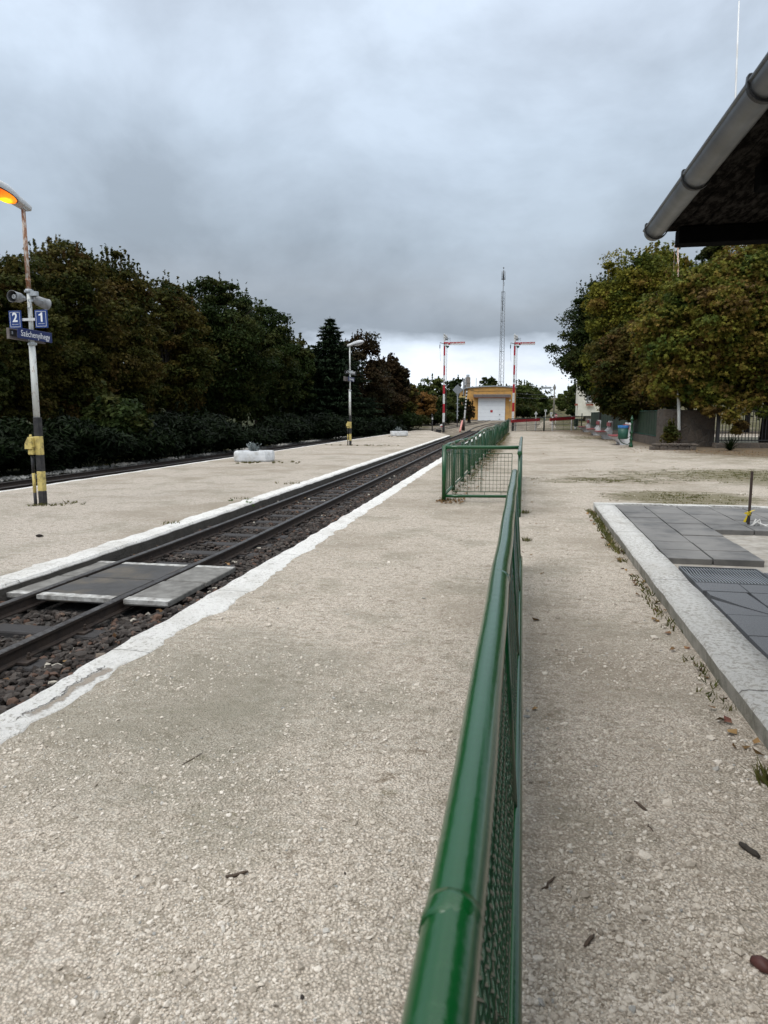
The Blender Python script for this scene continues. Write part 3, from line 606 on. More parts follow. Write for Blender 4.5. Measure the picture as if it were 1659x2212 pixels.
tag(rocks('ballast_stones',np.c_[X,Y,Z],S,M['ballast'],tint=tn),'dark grey crushed ballast stones filling the track beds','ballast',kind='stuff')
X,Y,xr,S=ballast(2600,14,60,.03,.075,-13.25,-12.75,0,False); tag(rocks('pale_ballast',np.c_[X,Y,np.full(len(X),-.10)],S,M['palestone']),'line of pale stones along the far side of the second track','stones',kind='stuff')
X,Y,D=scatter_view(3000,4.6,9,300,900); k=(X>-2.95)&(X<-2.62)&(Y>5.3)&(Y<7.6)
tag(rocks('pale_chippings',np.c_[X[k],Y[k],np.full(k.sum(),-.155)],RNG.uniform(.010,.022,k.sum()),M['pebble']),'pale chippings fallen in the ballast beside the crossing slabs','gravel',kind='stuff')
# scattered small rocks and mixed soil behind the gate
h=at(1182,915,75); h.z=zt(h.y)
mb=MB(); n=14
for i in range(7):
    r=.85*(1-i/6.0)**.7; z=.8*(math.sin(i/6*PI/2)); mb.add([(h.x+r*1.15*math.cos(2*PI*j/n)*(1+.1*math.sin(j*2)),h.y+r*math.sin(2*PI*j/n),h.z+z-.05) for j in range(n)])
for i in range(6):
    for j in range(n): mb.face((i*n+j,i*n+(j+1)%n,(i+1)*n+(j+1)%n,(i+1)*n+j),0,True)
tag(mb.build('gravel_heap',M['gravel_island']),'heap of pale gravel behind the mesh gate','gravel heap')
#@@TERRACE
CX=lambda y:1.14
mb=MB()
def crb(poly0,poly1): pass
ys=np.arange(-4,11.62,.12)
for y in ys:
    j=mnoise.noise(Vector((y*2.5,0,0)))*.010+mnoise.noise(Vector((y*9,2,0)))*.005; k=mnoise.noise(Vector((y*2,7,0)))*.012; zz=.122+mnoise.noise(Vector((y*1.5,9,0)))*.004
    mb.add([(1.155+j,y,-.02),(1.14+j,y,zz-.02),(1.152+j,y,zz-.002),(1.30,y,zz+.002),(1.44+k,y,zz),(1.455+k,y,.05)])
for q in range(len(ys)-1):
    i=6*q; mb.face((i,i+1,i+7,i+6),1)
    for j in range(1,5): mb.face((i+j,i+j+1,i+j+7,i+j+6),0,j in(2,3))
mb.face(range(6),1); mb.face([6*(len(ys)-1)+j for j in range(5,-1,-1)],1)
struct(mb.build('terrace_curb',[M['curb_paint'],M['curb_side']]))
mb=MB(); xx=[1.14,1.6,2.2,2.29,2.33,2.9,3.6,4.5,6,9]
for q,(a,b) in enumerate(zip(xx,xx[1:])):
    dz=.006*(q%2); mb.box(a+.004,b-.004,11.615+.03*(q%2),11.78+.02*((q+1)%2),-.02,.128+dz,0)
struct(mb.build('terrace_end_curb',[M['curb_paint']]))
mb=MB(); mb.box(1.45,9,-4,11.61,-.03,.055); struct(mb.build('terrace_bed',M['sand']))
mb=MB(); xj=[1.455,1.89,2.37,2.85,3.33,3.81,4.29,4.77,5.25,5.73,6.21]; yj=[7.36,7.84,8.33,8.82,9.32,9.78,10.24,10.70,11.16,11.61]
for i in range(len(xj)-1):
    for j in range(len(yj)-1):
        if xj[i]>2.3 and yj[j]<9.3: continue
        g=.008; mb.box(xj[i]+g,xj[i+1]-g,yj[j]+g,yj[j+1]-g,.05,.118+random.uniform(-.006,.005),0,bev=.004)
struct(mb.build('grey_paving',M['tile']))
mb=MB(); xk=[1.47,1.83,2.31,2.79,3.27,3.75,4.23,4.71,5.2]; yk=[-3,-2.,-.5,.9,1.8,2.3,2.8,3.3,3.8,4.3,4.8,5.3,5.62,6.0,6.30]
for i in range(len(xk)-1):
    for j in range(len(yk)-1):
        g=.005; z=.118+random.uniform(-.002,.002)
        if i==0 and 5.1<yk[j]<5.9: continue
        mb.box(xk[i]+g,xk[i+1]-g,yk[j]+g,yk[j+1]-g,.05,z,0,bev=.003)
for xa,xb,ya,yb in ((2.18,2.79,6.31,6.82),(2.80,3.27,6.31,6.82),(3.28,3.75,6.31,6.82),(3.76,4.3,6.31,6.82)): mb.box(xa+.004,xb-.004,ya+.004,yb-.004,.05,.118,0,bev=.003)
mb.prism([(1.64,5.58),(1.82,5.31),(1.82,5.61),(1.80,5.99),(1.62,5.99),(1.5,5.99),(1.5,5.86)],.05,.117,'z'); mb.prism([(1.475,5.31),(1.80,5.31),(1.475,5.74)],.05,.117,'z')
struct(mb.build('dark_paving',M['dtile']))
# grate
g=thing('foot_grate','steel wire foot grate set in the terrace between grey and dark tiles','grate',(1.85,6.6,.07))
mb=MB()
for a in ((1.48,2.17,6.31,6.325),(1.48,2.17,6.945,6.96),(1.48,1.492,6.325,6.945),(2.158,2.17,6.325,6.945)): mb.box(a[0],a[1],a[2],a[3],.058,.119)
mb.build('frame',M['steel'],g,True)
mb=MB()
for k in range(26):
    x=1.49+k*.026; pts=[(x+.006*math.sin(t*9),6.32+t*.63,.108) for t in np.linspace(0,1,8)]; mb.tube(pts,.0036,5)
mb.build('wires',M['galv'],g,True)
mb=MB(); mb.box(1.492,2.158,6.325,6.945,.056,.062); mb.build('pit',M['black'],g,True)
# marker bar with tape
b=gp(1616,1141,.06); t=thing('marker_bar','upright dark flat steel bar with yellow black tape in the sand gap of the terrace','steel bar',b)
ht=zof(b.x,b.y,1018); mb=MB(); mb.box(-.016,.016,-.008,.008,0,ht-b.z,0,bev=.002); mb.build('bar',M['brown'],t)
mb=MB(); zt0=zof(b.x,b.y,1110)-b.z
mb.box(-.024,.024,-.016,.016,zt0-.03,zt0+.03,0,bev=.006)
for k in range(7):
    a=random.uniform(-.4,2.6); L_=random.uniform(.03,.09); p0=Vector((random.uniform(-.02,.02),-.018,zt0+random.uniform(-.02,.03))); d=Vector((math.cos(a)*.7*random.choice((-1,1)),-.15,-.9 if k%2 else .25)).normalized(); w=Vector((.012,0,.008))
    q=p0+d*L_; i=mb.add([p0-w,p0+w,q+w*1.1+Vector((0,.004,0)),q-w]); mb.face((i,i+1,i+2,i+3),k%2); 
q=Vector((-.03,-.02,zt0-.02)); i=mb.add([q,q+Vector((.03,0,0)),q+Vector((.015,0,-.10)),q+Vector((-.025,0,-.09))]); mb.face((i,i+1,i+2,i+3),1); i=mb.add([q+Vector((-.005,-.003,0)),q+Vector((.006,-.003,-.01)),q+Vector((-.012,-.003,-.09)),q+Vector((-.045,-.003,-.085))]); mb.face((i,i+1,i+2,i+3),0)
mb.build('tape',[M['tapeyellow'],M['black']],t)
o=MB(); 
for pts in ([(0.03,-.06,.03),(.08,-.02,.12),(.14,-.02,.05),(.5,-.05,.045),(.9,.1,.04)],[(-.06,-.1,.02),(.02,-.12,.06),(.10,-.10,.13),(.12,-.14,.02),(.2,-.2,.01)],[(.06,-.10,.10),(.25,-.2,.02),(.45,-.32,.01),(.8,-.4,.01)],[(-.05,-.05,.03),(.05,-.09,.05),(.1,-.12,.03)]): o.tube([b+Vector(p) for p in pts],[.014]*len(pts),6)
tag(o.build('rope_bundle',M['ropewhite']),'dirty white rope bundle lying around the foot of the marker bar','rope')
for k,(dx,dy,lab) in enumerate(((.02,-.2,'dark red flat plate lying in the sand beside the marker bar'),(.62,-.42,'second dark red plate lying right of the rope at the picture edge'))):
    mb=MB(); mb.box(-.14,.14,-.05,.05,0,.014,0,Matrix.Rotation(.2+k,4,'Z'),bev=.004); mb.box(-.12,-.02,-.02,.02,.014,.03,0,Matrix.Rotation(.2+k,4,'Z'))
    p=mb.build('metal_plate',M['redbrown']); p.location=b+Vector((dx,dy,0)); tag(p,lab,'metal plate','dark red plates')
for k,(x,y,s,lab) in enumerate(((2.62,7.5,.10,'grey broken stone lying at the corner of the laid grey tiles'),(2.95,7.6,.14,'dark broken stone lump in the sand near the picture edge'))):
    p=rocks('broken_stone',np.array([[0,0,s*.2]]),np.array([s*.6]),M['palestone'] if k==0 else M['ballast']); p.location=(x,y,.055); tag(p,lab,'stone','stones on the terrace sand')
#@@STATION
st=thing('station_building','dark overhanging station roof with zinc gutter above the terrace','building',(4.2,0,0))
mb=MB(); mb.box(4.2,9,-6,4.6,0,3.0); mb.build('wall',M['cream'],st,True)
GX0=.926; gx=lambda y:GX0-.014*y; GZ=2.815; GY=5.42
mb=MB(); prof=[]
nseg=14; R0=.066
path=[-6.,-3.,0.,2.,3.2,4.4,GY-.04]
def ring(y,r): return [(gx(y)+r*math.cos(PI+PI*k/nseg),y,GZ+r*math.sin(PI+PI*k/nseg)) for k in range(nseg+1)]
rs=[mb.add(ring(y,R0)) for y in path]
for a_,b_ in zip(rs,rs[1:]):
    for k in range(nseg): mb.face((a_+k,a_+k+1,b_+k+1,b_+k),0,True)
prev=rs[-1]
for q in (.35,.65,.88,1.0):     # rounded end cap
    r_=R0*math.sqrt(max(0,1-q*q)) ; nr=mb.add(ring(GY-.04+.05*q,max(r_,.001)))
    for k in range(nseg): mb.face((prev+k,prev+k+1,nr+k+1,nr+k),0,True)
    prev=nr
mb.tube([(gx(-6)-R0,-6,GZ+.004),(gx(GY)-R0,GY-.05,GZ+.004)],.009,8)
gut=mb.build('gutter',M['zinc'],st,True)
for y in (5.28,4.20,3.12,2.05,1.,-.1):
    mb=MB(); pts=[Vector((gx(y)+(R0+.008)*math.cos(PI+PI*k/12),y,GZ+(R0+.008)*math.sin(PI+PI*k/12))) for k in range(13)]
    pts=[Vector((gx(y)-R0+.016,y,GZ+.028)),Vector((gx(y)-R0-.006,y,GZ+.026))]+pts+[Vector((gx(y)+R0+.05,y,GZ+.03)),Vector((gx(y)+.2,y,GZ+.045))]
    for a_,b_ in zip(pts,pts[1:]):
        d=(b_-a_).normalized(); nrm=Vector((d.z,0,-d.x))*.004; i=mb.add([a_+Vector((0,-.013,0))+nrm,a_+Vector((0,.013,0))+nrm,b_+Vector((0,.013,0))+nrm,b_+Vector((0,-.013,0))+nrm,a_+Vector((0,-.013,0))-nrm,a_+Vector((0,.013,0))-nrm,b_+Vector((0,.013,0))-nrm,b_+Vector((0,-.013,0))-nrm])
        for f in ((0,1,2,3),(7,6,5,4),(0,4,5,1),(2,6,7,3),(1,5,6,2),(3,7,4,0)): mb.face([i+q for q in f])
    mb.build('gutter_bracket',M['blackmetal'],st,True)
zs=GZ-.012
mb=MB()
q=0
while q<25:
    xa=lambda y:gx(y)+.035+q*.130; dz=.006*(q%2); i0=mb.add([(xa(-6),-6,zs+dz),(xa(-6)+.120,-6,zs+dz),(xa(5.36)+.120,5.36,zs+dz),(xa(5.36),5.36,zs+dz),(xa(-6),-6,zs+.03),(xa(-6)+.120,-6,zs+.03),(xa(5.36)+.120,5.36,zs+.03),(xa(5.36),5.36,zs+.03)])
    for f in ((3,2,1,0),(4,5,6,7),(0,1,5,4),(1,2,6,5),(2,3,7,6),(3,0,4,7)): mb.face([i0+k for k in f])
    q+=1
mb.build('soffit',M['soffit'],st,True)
mb=MB(); mb.prism([(gx(-6)+.04,-6),(9,-6),(9,5.36),(gx(5.36)+.04,5.36)],zs+.032,zs+.10,'z'); mb.box(3.9,9,-6,5.2,zs+.10,zs+.5); mb.build('roof',M['roofing'],st,True)
mb=MB(); mb.box(.99,4.19,5.22,5.36,zs-.11,zs-.002,bev=.006); mb.build('rafter',M['blackwood'],st,True)
for y in (3.95,2.75,1.5,.2):
    mb=MB(); mb.box(1.12,4.19,y,y+.13,zs-.13,zs-.002,bev=.006); mb.build('rafter',M['blackwood'],st,True)
a=at(1594,214,4.1); bb=at(1596.5,3,4.35); mb=MB(); a.z=zs+.1
mb.tube([a,a.lerp(bb,.5),bb],[.008,.006,.0045],6,0); r_=mb.build('lightning_rod',M['white']); tag(r_,'thin white rod rising into the sky behind the roof gutter','rod')
#@@RAILINGS
def railseg(mb,a,b,r,n=14,m=0,bumps=True,wob=.0):
    a,b=Vector(a),Vector(b); L_=(b-a).length; k=max(2,int(L_/.25)); pts=[];rs=[]
    for i in range(k+1):
        t=i/k; p=a.lerp(b,t)+Vector((mnoise.noise(Vector((t*L_*1.3,a.y,0)))*wob,0,mnoise.noise(Vector((t*L_*.9,a.y,5)))*wob)); pts.append(p); rs.append(r)
    mb.tube(pts,rs,n,m)
def weld(mb,p,d,r,m=0):
    p=Vector(p); d=Vector(d).normalized(); mb.tube([p-d*.020,p-d*.010,p-d*.003,p+d*.003,p+d*.010,p+d*.02],[r*.985,r*1.006,r*1.022,r*1.004,r*1.014,r*.985],14,m)
def railing(name,label,pa,pb,h,zb,posts,mesh='diamond',cell=.045,lean=(0,0),tr=.035,br=.026,group='green tube railings'):
    """pa,pb ground points of the line; lean: x offset of top rail / bottom rail"""
    pa,pb=Vector(pa),Vector(pb); t=thing(name,label,'railing',pa,0,group); d=(pb-pa); L_=d.length; d.normalize()
    side=Vector((d.y,-d.x,0))
    top=lambda s,z=h:pa+d*s+side*lean[0]+Vector((0,0,z)); bot=lambda s,z=zb:pa+d*s+side*lean[1]+Vector((0,0,z))
    mb=MB(); railseg(mb,top(-.0),top(L_),tr,16,wob=.006)
    for s in posts[:-1]: weld(mb,top(min(max(s,0),L_-.1)),d+Vector((.12,0,.1)),tr)
    mb.lathe([(tr,0),(tr*1.02,.006),(tr*.6,.012),(0.001,.013)],14,0,Matrix.Translation(top(0))@d.to_track_quat('Z','Y').to_matrix().to_4x4()@Matrix.Rotation(PI,4,'X'),sm=False)
    mb.build('top_rail',M['green'],t,True)
    mb=MB(); railseg(mb,bot(0),bot(L_),br,10); mb.build('bottom_rail',M['green'],t,True)
    for s in posts:
        mb=MB(); a_=pa+d*s+side*lean[1]; mb.tube([a_+Vector((0,0,-.1)),top(s,h-tr*.6)],.026,10); mb.build('post',M['green_post'],t,True)
    for s0,s1 in zip(posts,posts[1:]):
        f0,f1=s0+.06,s1-.06; mb=MB(); zl,zh=zb+.07,h-.09
        pt=lambda s,z: pa+d*s+side*(lean[1]+(lean[0]-lean[1])*z/h)+Vector((0,0,z))
        for a_,b_ in ((pt(f0,zl),pt(f1,zl)),(pt(f0,zh),pt(f1,zh)),(pt(f0,zl),pt(f0,zh)),(pt(f1,zl),pt(f1,zh))): mb.tube([a_,b_],.009,6)
        nb=3 if f1-f0>1.2 else 1
        for q in range(1,nb+1):
            s=f0+(f1-f0)*q/(nb+1); mb.tube([pt(s,zl),pt(s,zh)],.006,5); 
            if q%2: mb.tube([pt(s,zb),pt(s,zl)],.005,5); mb.tube([pt(s,zh),pt(s,h-tr)],.005,5)
        if mesh=='diamond':
            H_=zh-zl; W=f1-f0; k=int((W+H_)/cell)
            for i in range(1,k):
                o=i*cell
                for sg in (1,-1):
                    # wavy diagonal wires
                    s_a=max(0,o-H_); z_a=min(H_,o); s_b=min(W,o); z_b=max(0,o-W)
                    if sg<0: s_a,s_b=W-s_a,W-s_b
                    n=max(2,int(abs(s_b-s_a)/.045)) if cell<.05 else 2; pts=[]
                    for q in range(n+1):
                        tt=q/n; w=(.007 if q%2 else -.007) if n>2 else 0; p=pt(f0+s_a+(s_b-s_a)*tt,zl+z_a+(z_b-z_a)*tt)+side*w*sg; pts.append(p)
                    mb.tube(pts,.0036 if cell<.05 else .003,4,cap=False)
        else:
            W=f1-f0; H_=zh-zl
            for i in range(1,int(W/cell)): mb.tube([pt(f0+i*cell,zl),pt(f0+i*cell,zh)],.0028,4,cap=False)
            for i in range(1,int(H_/cell)): mb.tube([pt(f0,zl+i*cell),pt(f1,zl+i*cell)],.0028,4,cap=False)
        mb.build('mesh_panel',M['green_post'],t,True)
    return t
railing('railing','long glossy green railing in the close foreground running away down the middle',(-.018,-.9,0),(-.035,7.15,0),.97,.10,[.2,1.63,3.35,5.02,6.6,7.95],cell=.037,lean=(-.045,.03),tr=.035,br=.027)
railing('railing','short green railing section standing beyond the end of the foreground railing',(-.045,10.7,0),(-.045,17.9,0),.97,.10,[.05,1.8,3.6,5.4,7.1],cell=.06,lean=(-.01,.01))
# long railing: corner, cross panel, undulating run
t=thing('railing','long green railing turning a corner and running beside the track to the gate','railing',(-1.38,12.45,0),0,'green tube railings')
c=Vector((-1.38,12.45,0)); e=Vector((-.075,12.62,0)); H0=.97
mb=MB(); railseg(mb,c+Vector((0,0,H0)),e+Vector((0,0,H0)),.034,14,wob=.004); mb.build('top_rail',M['green'],t,True)
mb=MB(); railseg(mb,c+Vector((0.03,0,.10)),e+Vector((0,0,.10)),.028,12); mb.build('bottom_rail',M['green'],t,True)
mb=MB(); mb.tube([c+Vector((0,0,-.1)),c+Vector((0,0,H0+.03))],.040,12); mb.build('post',M['green'],t,True)
mb=MB(); dd=(e-c); dd.normalize(); W=(e-c).length; P_=lambda s,z:c+dd*s+Vector((0,0,z))
for a_,b_ in ((P_(.16,.18),P_(W-.12,.18)),(P_(.16,.86),P_(W-.12,.86)),(P_(.16,.18),P_(.16,.86)),(P_(W-.12,.18),P_(W-.12,.86)),(P_(W*.5,.18),P_(W*.5,.66))): mb.tube([a_,b_],.007,6)
for s,z0,z1 in ((.42,.10,.18),(W*.55,.10,.18),(W-.3,.10,.18),(W*.62,.86,.97)): mb.tube([P_(s,z0),P_(s,z1)],.005,5)
for i in range(1,16): s=.16+(W-.28)*i/16; mb.tube([P_(s,.18),P_(s,.86)],.0028,4,cap=False)
for i in range(1,10): z=.18+.68*i/10; mb.tube([P_(.16,z),P_(W-.12,z)],.0028,4,cap=False)
mb.build('mesh_panel',M['green_post'],t,True)
Ys=np.arange(12.45,64.9,1.9); jt={}
def jz(y): return .97+.035*math.sin(y*.55)+.03*math.sin(y*.23+1)+max(0,(y-30))*.0022+min(1,(y-12.45)/4)*0.0
def jx(y): return -1.38+.02*math.sin(y*.8)
mb=MB(); 
for a_,b_ in zip(Ys,Ys[1:]): mb.tube([(jx(a_),a_,jz(a_) if a_>13 else .97),(jx((a_+b_)/2)+.01,(a_+b_)/2,(jz(a_)+jz(b_))/2+.012),(jx(b_),b_+.03,jz(b_))],.034,12)
mb.build('top_rail',M['green'],t,True)
mb=MB(); mb.tube([(jx(y),y,.10) for y in Ys],.026,8); mb.build('bottom_rail',M['green'],t,True)
for y in Ys[1:]:
    mb=MB(); mb.tube([(jx(y),y,-.1),(jx(y),y,jz(y)-.02)],.045,10); mb.build('post',M['green_post'],t,True)
for k,(a_,b_) in enumerate(zip(Ys,Ys[1:])):
    mb=MB(); y0,y1=a_+.10,b_-.10; zl,zh=.17,.86+jz(a_)-.97
    for q in (y0,y0+.42,y0+.85,y0+1.27,y1): mb.box(-1.388,-1.372,q-.022,q+.022,zl,zh)
    for q in (zl,zh): mb.tube([(-1.38,y0,q),(-1.38,y1,q)],.008,5)
    cell=.06 if a_<30 else .09
    for i in range(1,int((y1-y0)/cell)): mb.tube([(-1.38+(.004 if i%2 else -.004),y0+i*cell,zl),(-1.38,y0+i*cell,zh)],.0028,4,cap=False)
    for i in range(1,int((zh-zl)/cell)): mb.tube([(-1.38,y0,zl+i*cell),(-1.38,y1,zl+i*cell)],.0028,4,cap=False)
    mb.build('mesh_panel',M['green_post'],t,True)
#@@LAMPS
def banded(mb,x,y,w,bands,square=True,r=None):
    for z0,z1,m in bands:
        if square: mb.box(x-w/2,x+w/2,y-w/2,y+w/2,z0,z1-.001,m,bev=.008)
        else: mb.tube([(x,y,z0),(x,y,z1)],r,12,m,cap=True)
def lamp_head(parent,z,ang,lit,Lh=.80):
    """cobra head; local +x is the pointing direction before rotation"""
    Mx=Matrix.Translation((0,0,z))@Matrix.Rotation(ang,4,'Z')@Matrix.Rotation(R(-13),4,'Y')
    secs=[(-.13,.045,.05,-.01),(-.10,.085,.085,-.012),(.02,.10,.10,-.014),(.16,.115,.125,-.014),(.30,.15,.15,-.012),(.45,.17,.165,-.01),(.58,.155,.145,-.008),(.68,.105,.10,-.006),(.735,.04,.045,-.004)]
    mb=MB(); rings=[]
    for x,w,hh,zb in secs:
        pts=[Mx@Vector((x,w*math.cos(a),zb+.02+hh*.85*max(0,math.sin(a))**.8)) for a in np.linspace(0,PI,13)]+[Mx@Vector((x,-w*.96,zb-.004)),Mx@Vector((x,w*.96,zb-.004))]; rings.append(mb.add(pts))
    k=15
    for a_,b_ in zip(rings,rings[1:]):
        for j in range(k): mb.face((a_+j,a_+(j+1)%k,b_+(j+1)%k,b_+j),0,j<12)
    mb.face([rings[0]+j for j in range(k-1,-1,-1)]); mb.face([rings[-1]+j for j in range(k)])
    mb.box(-.06,.05,-.045,.045,-.045,-.012,0,Mx); head=mb.build('lamp_head',M['shell'],parent)
    # gasket and lens bowl beneath
    mb=MB(); rr=[]
    cx,lx,wy=.43,.27,.148
    mb.tube([Mx@Vector((cx+lx*1.03*math.cos(a),wy*1.03*math.sin(a),-.018)) for a in np.linspace(0,2*PI,33)],.008,6,1,cap=False)
    for q in (1,.93,.75,.45,.02):
        rr.append(mb.add([Mx@Vector((cx+lx*q*math.cos(a),wy*q*math.sin(a),-.016-.085*math.sqrt(1-min(1,q*q))-.004)) for a in np.linspace(0,2*PI,29)[:-1]]))
    for a_,b_ in zip(rr,rr[1:]):
        for j in range(28): mb.face((a_+j,a_+(j+1)%28,b_+(j+1)%28,b_+j),0,True)
    mb.build('lens',[M['lens_on'] if lit else M['lens_off'],M['blackmetal']],head)
def lens_mats():
    m,nt,b,_=newmat('lit_orange_lens'); n=N(nt); tc=n.n('ShaderNodeTexCoord').outputs['Object']
    # bright burner seen through the amber bowl, centred under the head
    v=n.n('ShaderNodeVectorMath'); v.operation='DISTANCE'; n.l(tc,v.inputs[0]); v.inputs[1].default_value=LC
    f=n.ramp(n.math('ADD',n.math('MULTIPLY',v.outputs['Value'],2.7),n.math('MULTIPLY',n.noise(tc,18,3),.12)),[(.12,(1,.85,.03)),(.30,(1,.60,.01)),(.38,(.95,.22,.005)),(.62,(.75,.12,.004)),(.85,(.35,.05,.01))])
    b.inputs['Base Color'].default_value=(.25,.06,.01,1); b.inputs['Roughness'].default_value=.25; n.l(f,b.inputs['Emission Color']); b.inputs['Emission Strength'].default_value=1.35; M['lens_on']=m
LC=tuple(Matrix.Translation((0,0,4.92))@Matrix.Rotation(-PI/2-.10,4,'Z')@Matrix.Rotation(R(-13),4,'Y')@Vector((.36,0,-.07)))
lens_mats(); M['lens_off']=simple('grey_lens',(.30,.31,.33),(.25,.26,.28),5,.3,bump=0)
def horn(parent,pos,dirn):
    q=Vector(dirn).normalized().to_track_quat('Z','Y').to_matrix().to_4x4(); Mx=Matrix.Translation(pos)@q@Matrix.Scale(.88,4)
    mb=MB(); mb.lathe([(.03,-.25),(.05,-.245),(.052,-.19),(.072,-.17),(.090,-.13),(.096,-.02),(.104,.07),(.111,.078),(.106,.082),(.096,.05),(.088,-.06),(.05,-.09)],24,0,Mx)
    mb.m=[1 if (i//24)>=8 else 0 for i in range(len(mb.m))]
    mb.lathe([(.048,-.085),(.048,-.0),(.042,.03),(.028,.045),(.026,.015)],20,2,Mx)
    h=mb.build('loudspeaker',[M['grey'],M['grey_in'],M['shell']],parent)
    mb=MB(); pp=[Mx@Vector((.10*math.cos(a),0,-.13+.10*math.sin(a))) for a in np.linspace(-.2,PI+.2,9)]; mb.tube(pp,.008,6); mb.build('bracket',M['galv'],h)
def lamp_post(label,loc,head_ang,lit,nums):
    t=thing('lamp_post',label,'lamp post',loc,0,'platform lamp posts'); B,Yl=0,1
    mb=MB(); banded(mb,0,0,.105,[(-.1,.24,0),(.24,.58,1),(.58,.86,0),(.86,1.18,1),(1.18,1.50,0)]); mb.build('base_column',[M['black'],M['yellow']],t)
    mb=MB(); banded(mb,-.125,-.03,0,[(-.1,.21,0),(.21,.55,1),(.55,.84,0)],False,.027); mb.build('cable_pipe',[M['black'],M['yellow']],t)
    mb=MB(); mb.tube([(0,0,1.5),(0,0,2.72)],.043,14,0); mb.tube([(0,0,2.72),(0,0,3.56)],.036,14,0); mb.tube([(-.052,-.01,1.5),(-.048,-.01,2.8)],.014,8,0); mb.build('pole',M['pole_white'],t)
    mb=MB(); mb.tube([(0,0,3.56),(-.0,0,4.87)],[.036,.032],14); mb.tube([(0,0,3.745),(0,0,3.775)],.041,14); mb.build('upper_pole',M['pole_rust'] if nums else M['pole_white'],t)
    mb=MB()
    for z in (2.72,3.58): mb.tube([(0,0,z-.03),(0,0,z+.03)],.052,14); mb.box(-.075,.075,-.02,.02,z-.018,z+.018)
    mb.build('clamp',M['galv'],t)
    mb=MB(); Mb=Matrix.Translation((-.085,-.05,0))@Matrix.Diagonal((.66,.8,1,1))
    mb.prism([(-.155,.965),(.05,.965),(.05,1.15),(.0,1.175),(-.05,1.165),(-.145,1.06)],-.10,.06,'y',0,Mb); mb.box(-.10,.045,-.07,.04,.865,.96,0,Mb,bev=.012); mb.box(-.125,-.105,-.03,.03,.90,.935,0,Mb); mb.tube([Mb@Vector((-.03,-.02,1.15)),Mb@Vector((-.03,-.02,1.21))],.02,8); mb.box(.05,.075,-.10,.02,1.0,1.02,0,Mb); mb.build('switch_box',M['yellow'],t)
    lamp_head(t,4.92,head_ang,lit)
    if nums:
        horn(t,Vector((-.15,-.15,3.47)),(.02,-1,-.03)); horn(t,Vector((.12,.20,3.41)),(.22,1,-.20))
        mb=MB(); mb.box(-.02,.16,-.03,.03,3.50,3.57); mb.box(.02,.09,-.07,-.03,3.40,3.44); mb.tube([(.03,-.06,3.45),(.10,-.09,3.36),(.06,-.07,3.30),(-.01,-.05,3.30)],.008,6); mb.build('speaker_mount',M['galv'],t)
        zc=3.115
        mb=MB(); mb.box(-.165,.165,-.055,-.048,zc-.022,zc+.022); mb.build('sign_arm',M['white'],t)
        Rz=Matrix.Rotation(YAW*.4,4,'Z')
        for sx,num in ((-.235,'2'),(.255,'1')):
            mb=MB(); Mx=Matrix.Translation((sx,-.07,zc)); mb.box(-.118,.118,-.008,.008,-.145,.145,0,Mx,bev=.004); s_=mb.build('platform_number_sign',M['blue'],t)
            Mt=Mx@Matrix.Rotation(PI/2,4,'X')
            mb=MB(); 
            for a_ in ((-.094,.094,.116,.121),(-.094,.094,-.121,-.116),(-.094,-.089,-.118,.118),(.089,.094,-.118,.118)): mb.box(a_[0],a_[1],-.0105,-.009,a_[2],a_[3],0,Mx)
            mb.build('border',M['lettering'],s_)
            if num=='1':
                mb=MB(); mb.prism([(-.005,-.047),(.027,-.047),(.027,.103),(.004,.103),(-.012,.084),(-.040,.073),(-.040,.052),(-.005,.056)],.009,.0115,'z',0,Mt); mb.build('number',M['lettering'],s_)
            else: text_mesh('number',num,.205,Mt@Matrix.Translation((0,.028,.0095)),M['lettering'],s_,bold=.006,ext=.001,sx=.95)
            text_mesh('caption','vágány / platform',.0175,Mt@Matrix.Translation((0,-.075,.0095)),M['lettering'],s_,ext=.001)
        # station name boards, one on each side of the pole, parallel to the track
        zn=2.86
        mb=MB(); mb.box(.055,.075,-.42,.42,zn-.085,zn+.085,0,bev=.004); s_=mb.build('station_name_sign',M['darkblue'],t)
        text_mesh('lettering','Széchenyihegy',.138,Matrix.Translation((.0765,.0,zn-.002))@Matrix.Rotation(PI/2,4,'Z')@Matrix.Rotation(PI/2,4,'X'),M['lettering'],s_,bold=0,ext=.001,sx=.90)
        mb=MB(); mb.box(-.075,-.055,-.50,.38,zn-.10,zn+.07); mb.box(-.055,-.03,-.50,.38,zn+.055,zn+.07); mb.box(-.055,-.03,-.50,.38,zn-.10,zn-.085); mb.box(-.055,-.03,-.50,-.48,zn-.085,zn+.055); s_=mb.build('sign_back',M['signgrey'],t)
        mb=MB(); mb.box(-.0545,-.05,-.46,-.30,zn-.05,zn+.045); mb.box(-.05,-.04,-.42,-.395,zn-.02,zn+.03,1); mb.build('fitting',[M['black'],M['galv']],s_)
    else:
        horn(t,Vector((-.10,-.22,3.62)),(-.1,-1,-.05)); horn(t,Vector((.22,.02,3.56)),(1,-.2,-.12))
        mb=MB(); mb.box(-.03,.16,-.03,.03,3.55,3.70); mb.build('speaker_mount',M['galv'],t)
        zn=3.28
        mb=MB(); mb.box(.055,.075,-.55,.60,zn-.10,zn+.10,0); s_=mb.build('station_name_sign',M['darkblue'],t)
        text_mesh('lettering','Széchenyihegy',.175,Matrix.Translation((.0765,.025,zn-.004))@Matrix.Rotation(PI/2,4,'Z')@Matrix.Rotation(PI/2,4,'X'),M['lettering'],s_,bold=0,ext=.001,sx=.90)
        mb=MB(); mb.box(-.075,-.055,-1.0,.22,zn-.115,zn+.10); mb.build('sign_back',M['signgrey'],t)
    return t
lamp_post('nearest lamp post with a lit orange lamp, number signs, station name board and striped base',(-8.145,10.66,0),-PI/2-.10,True,True)
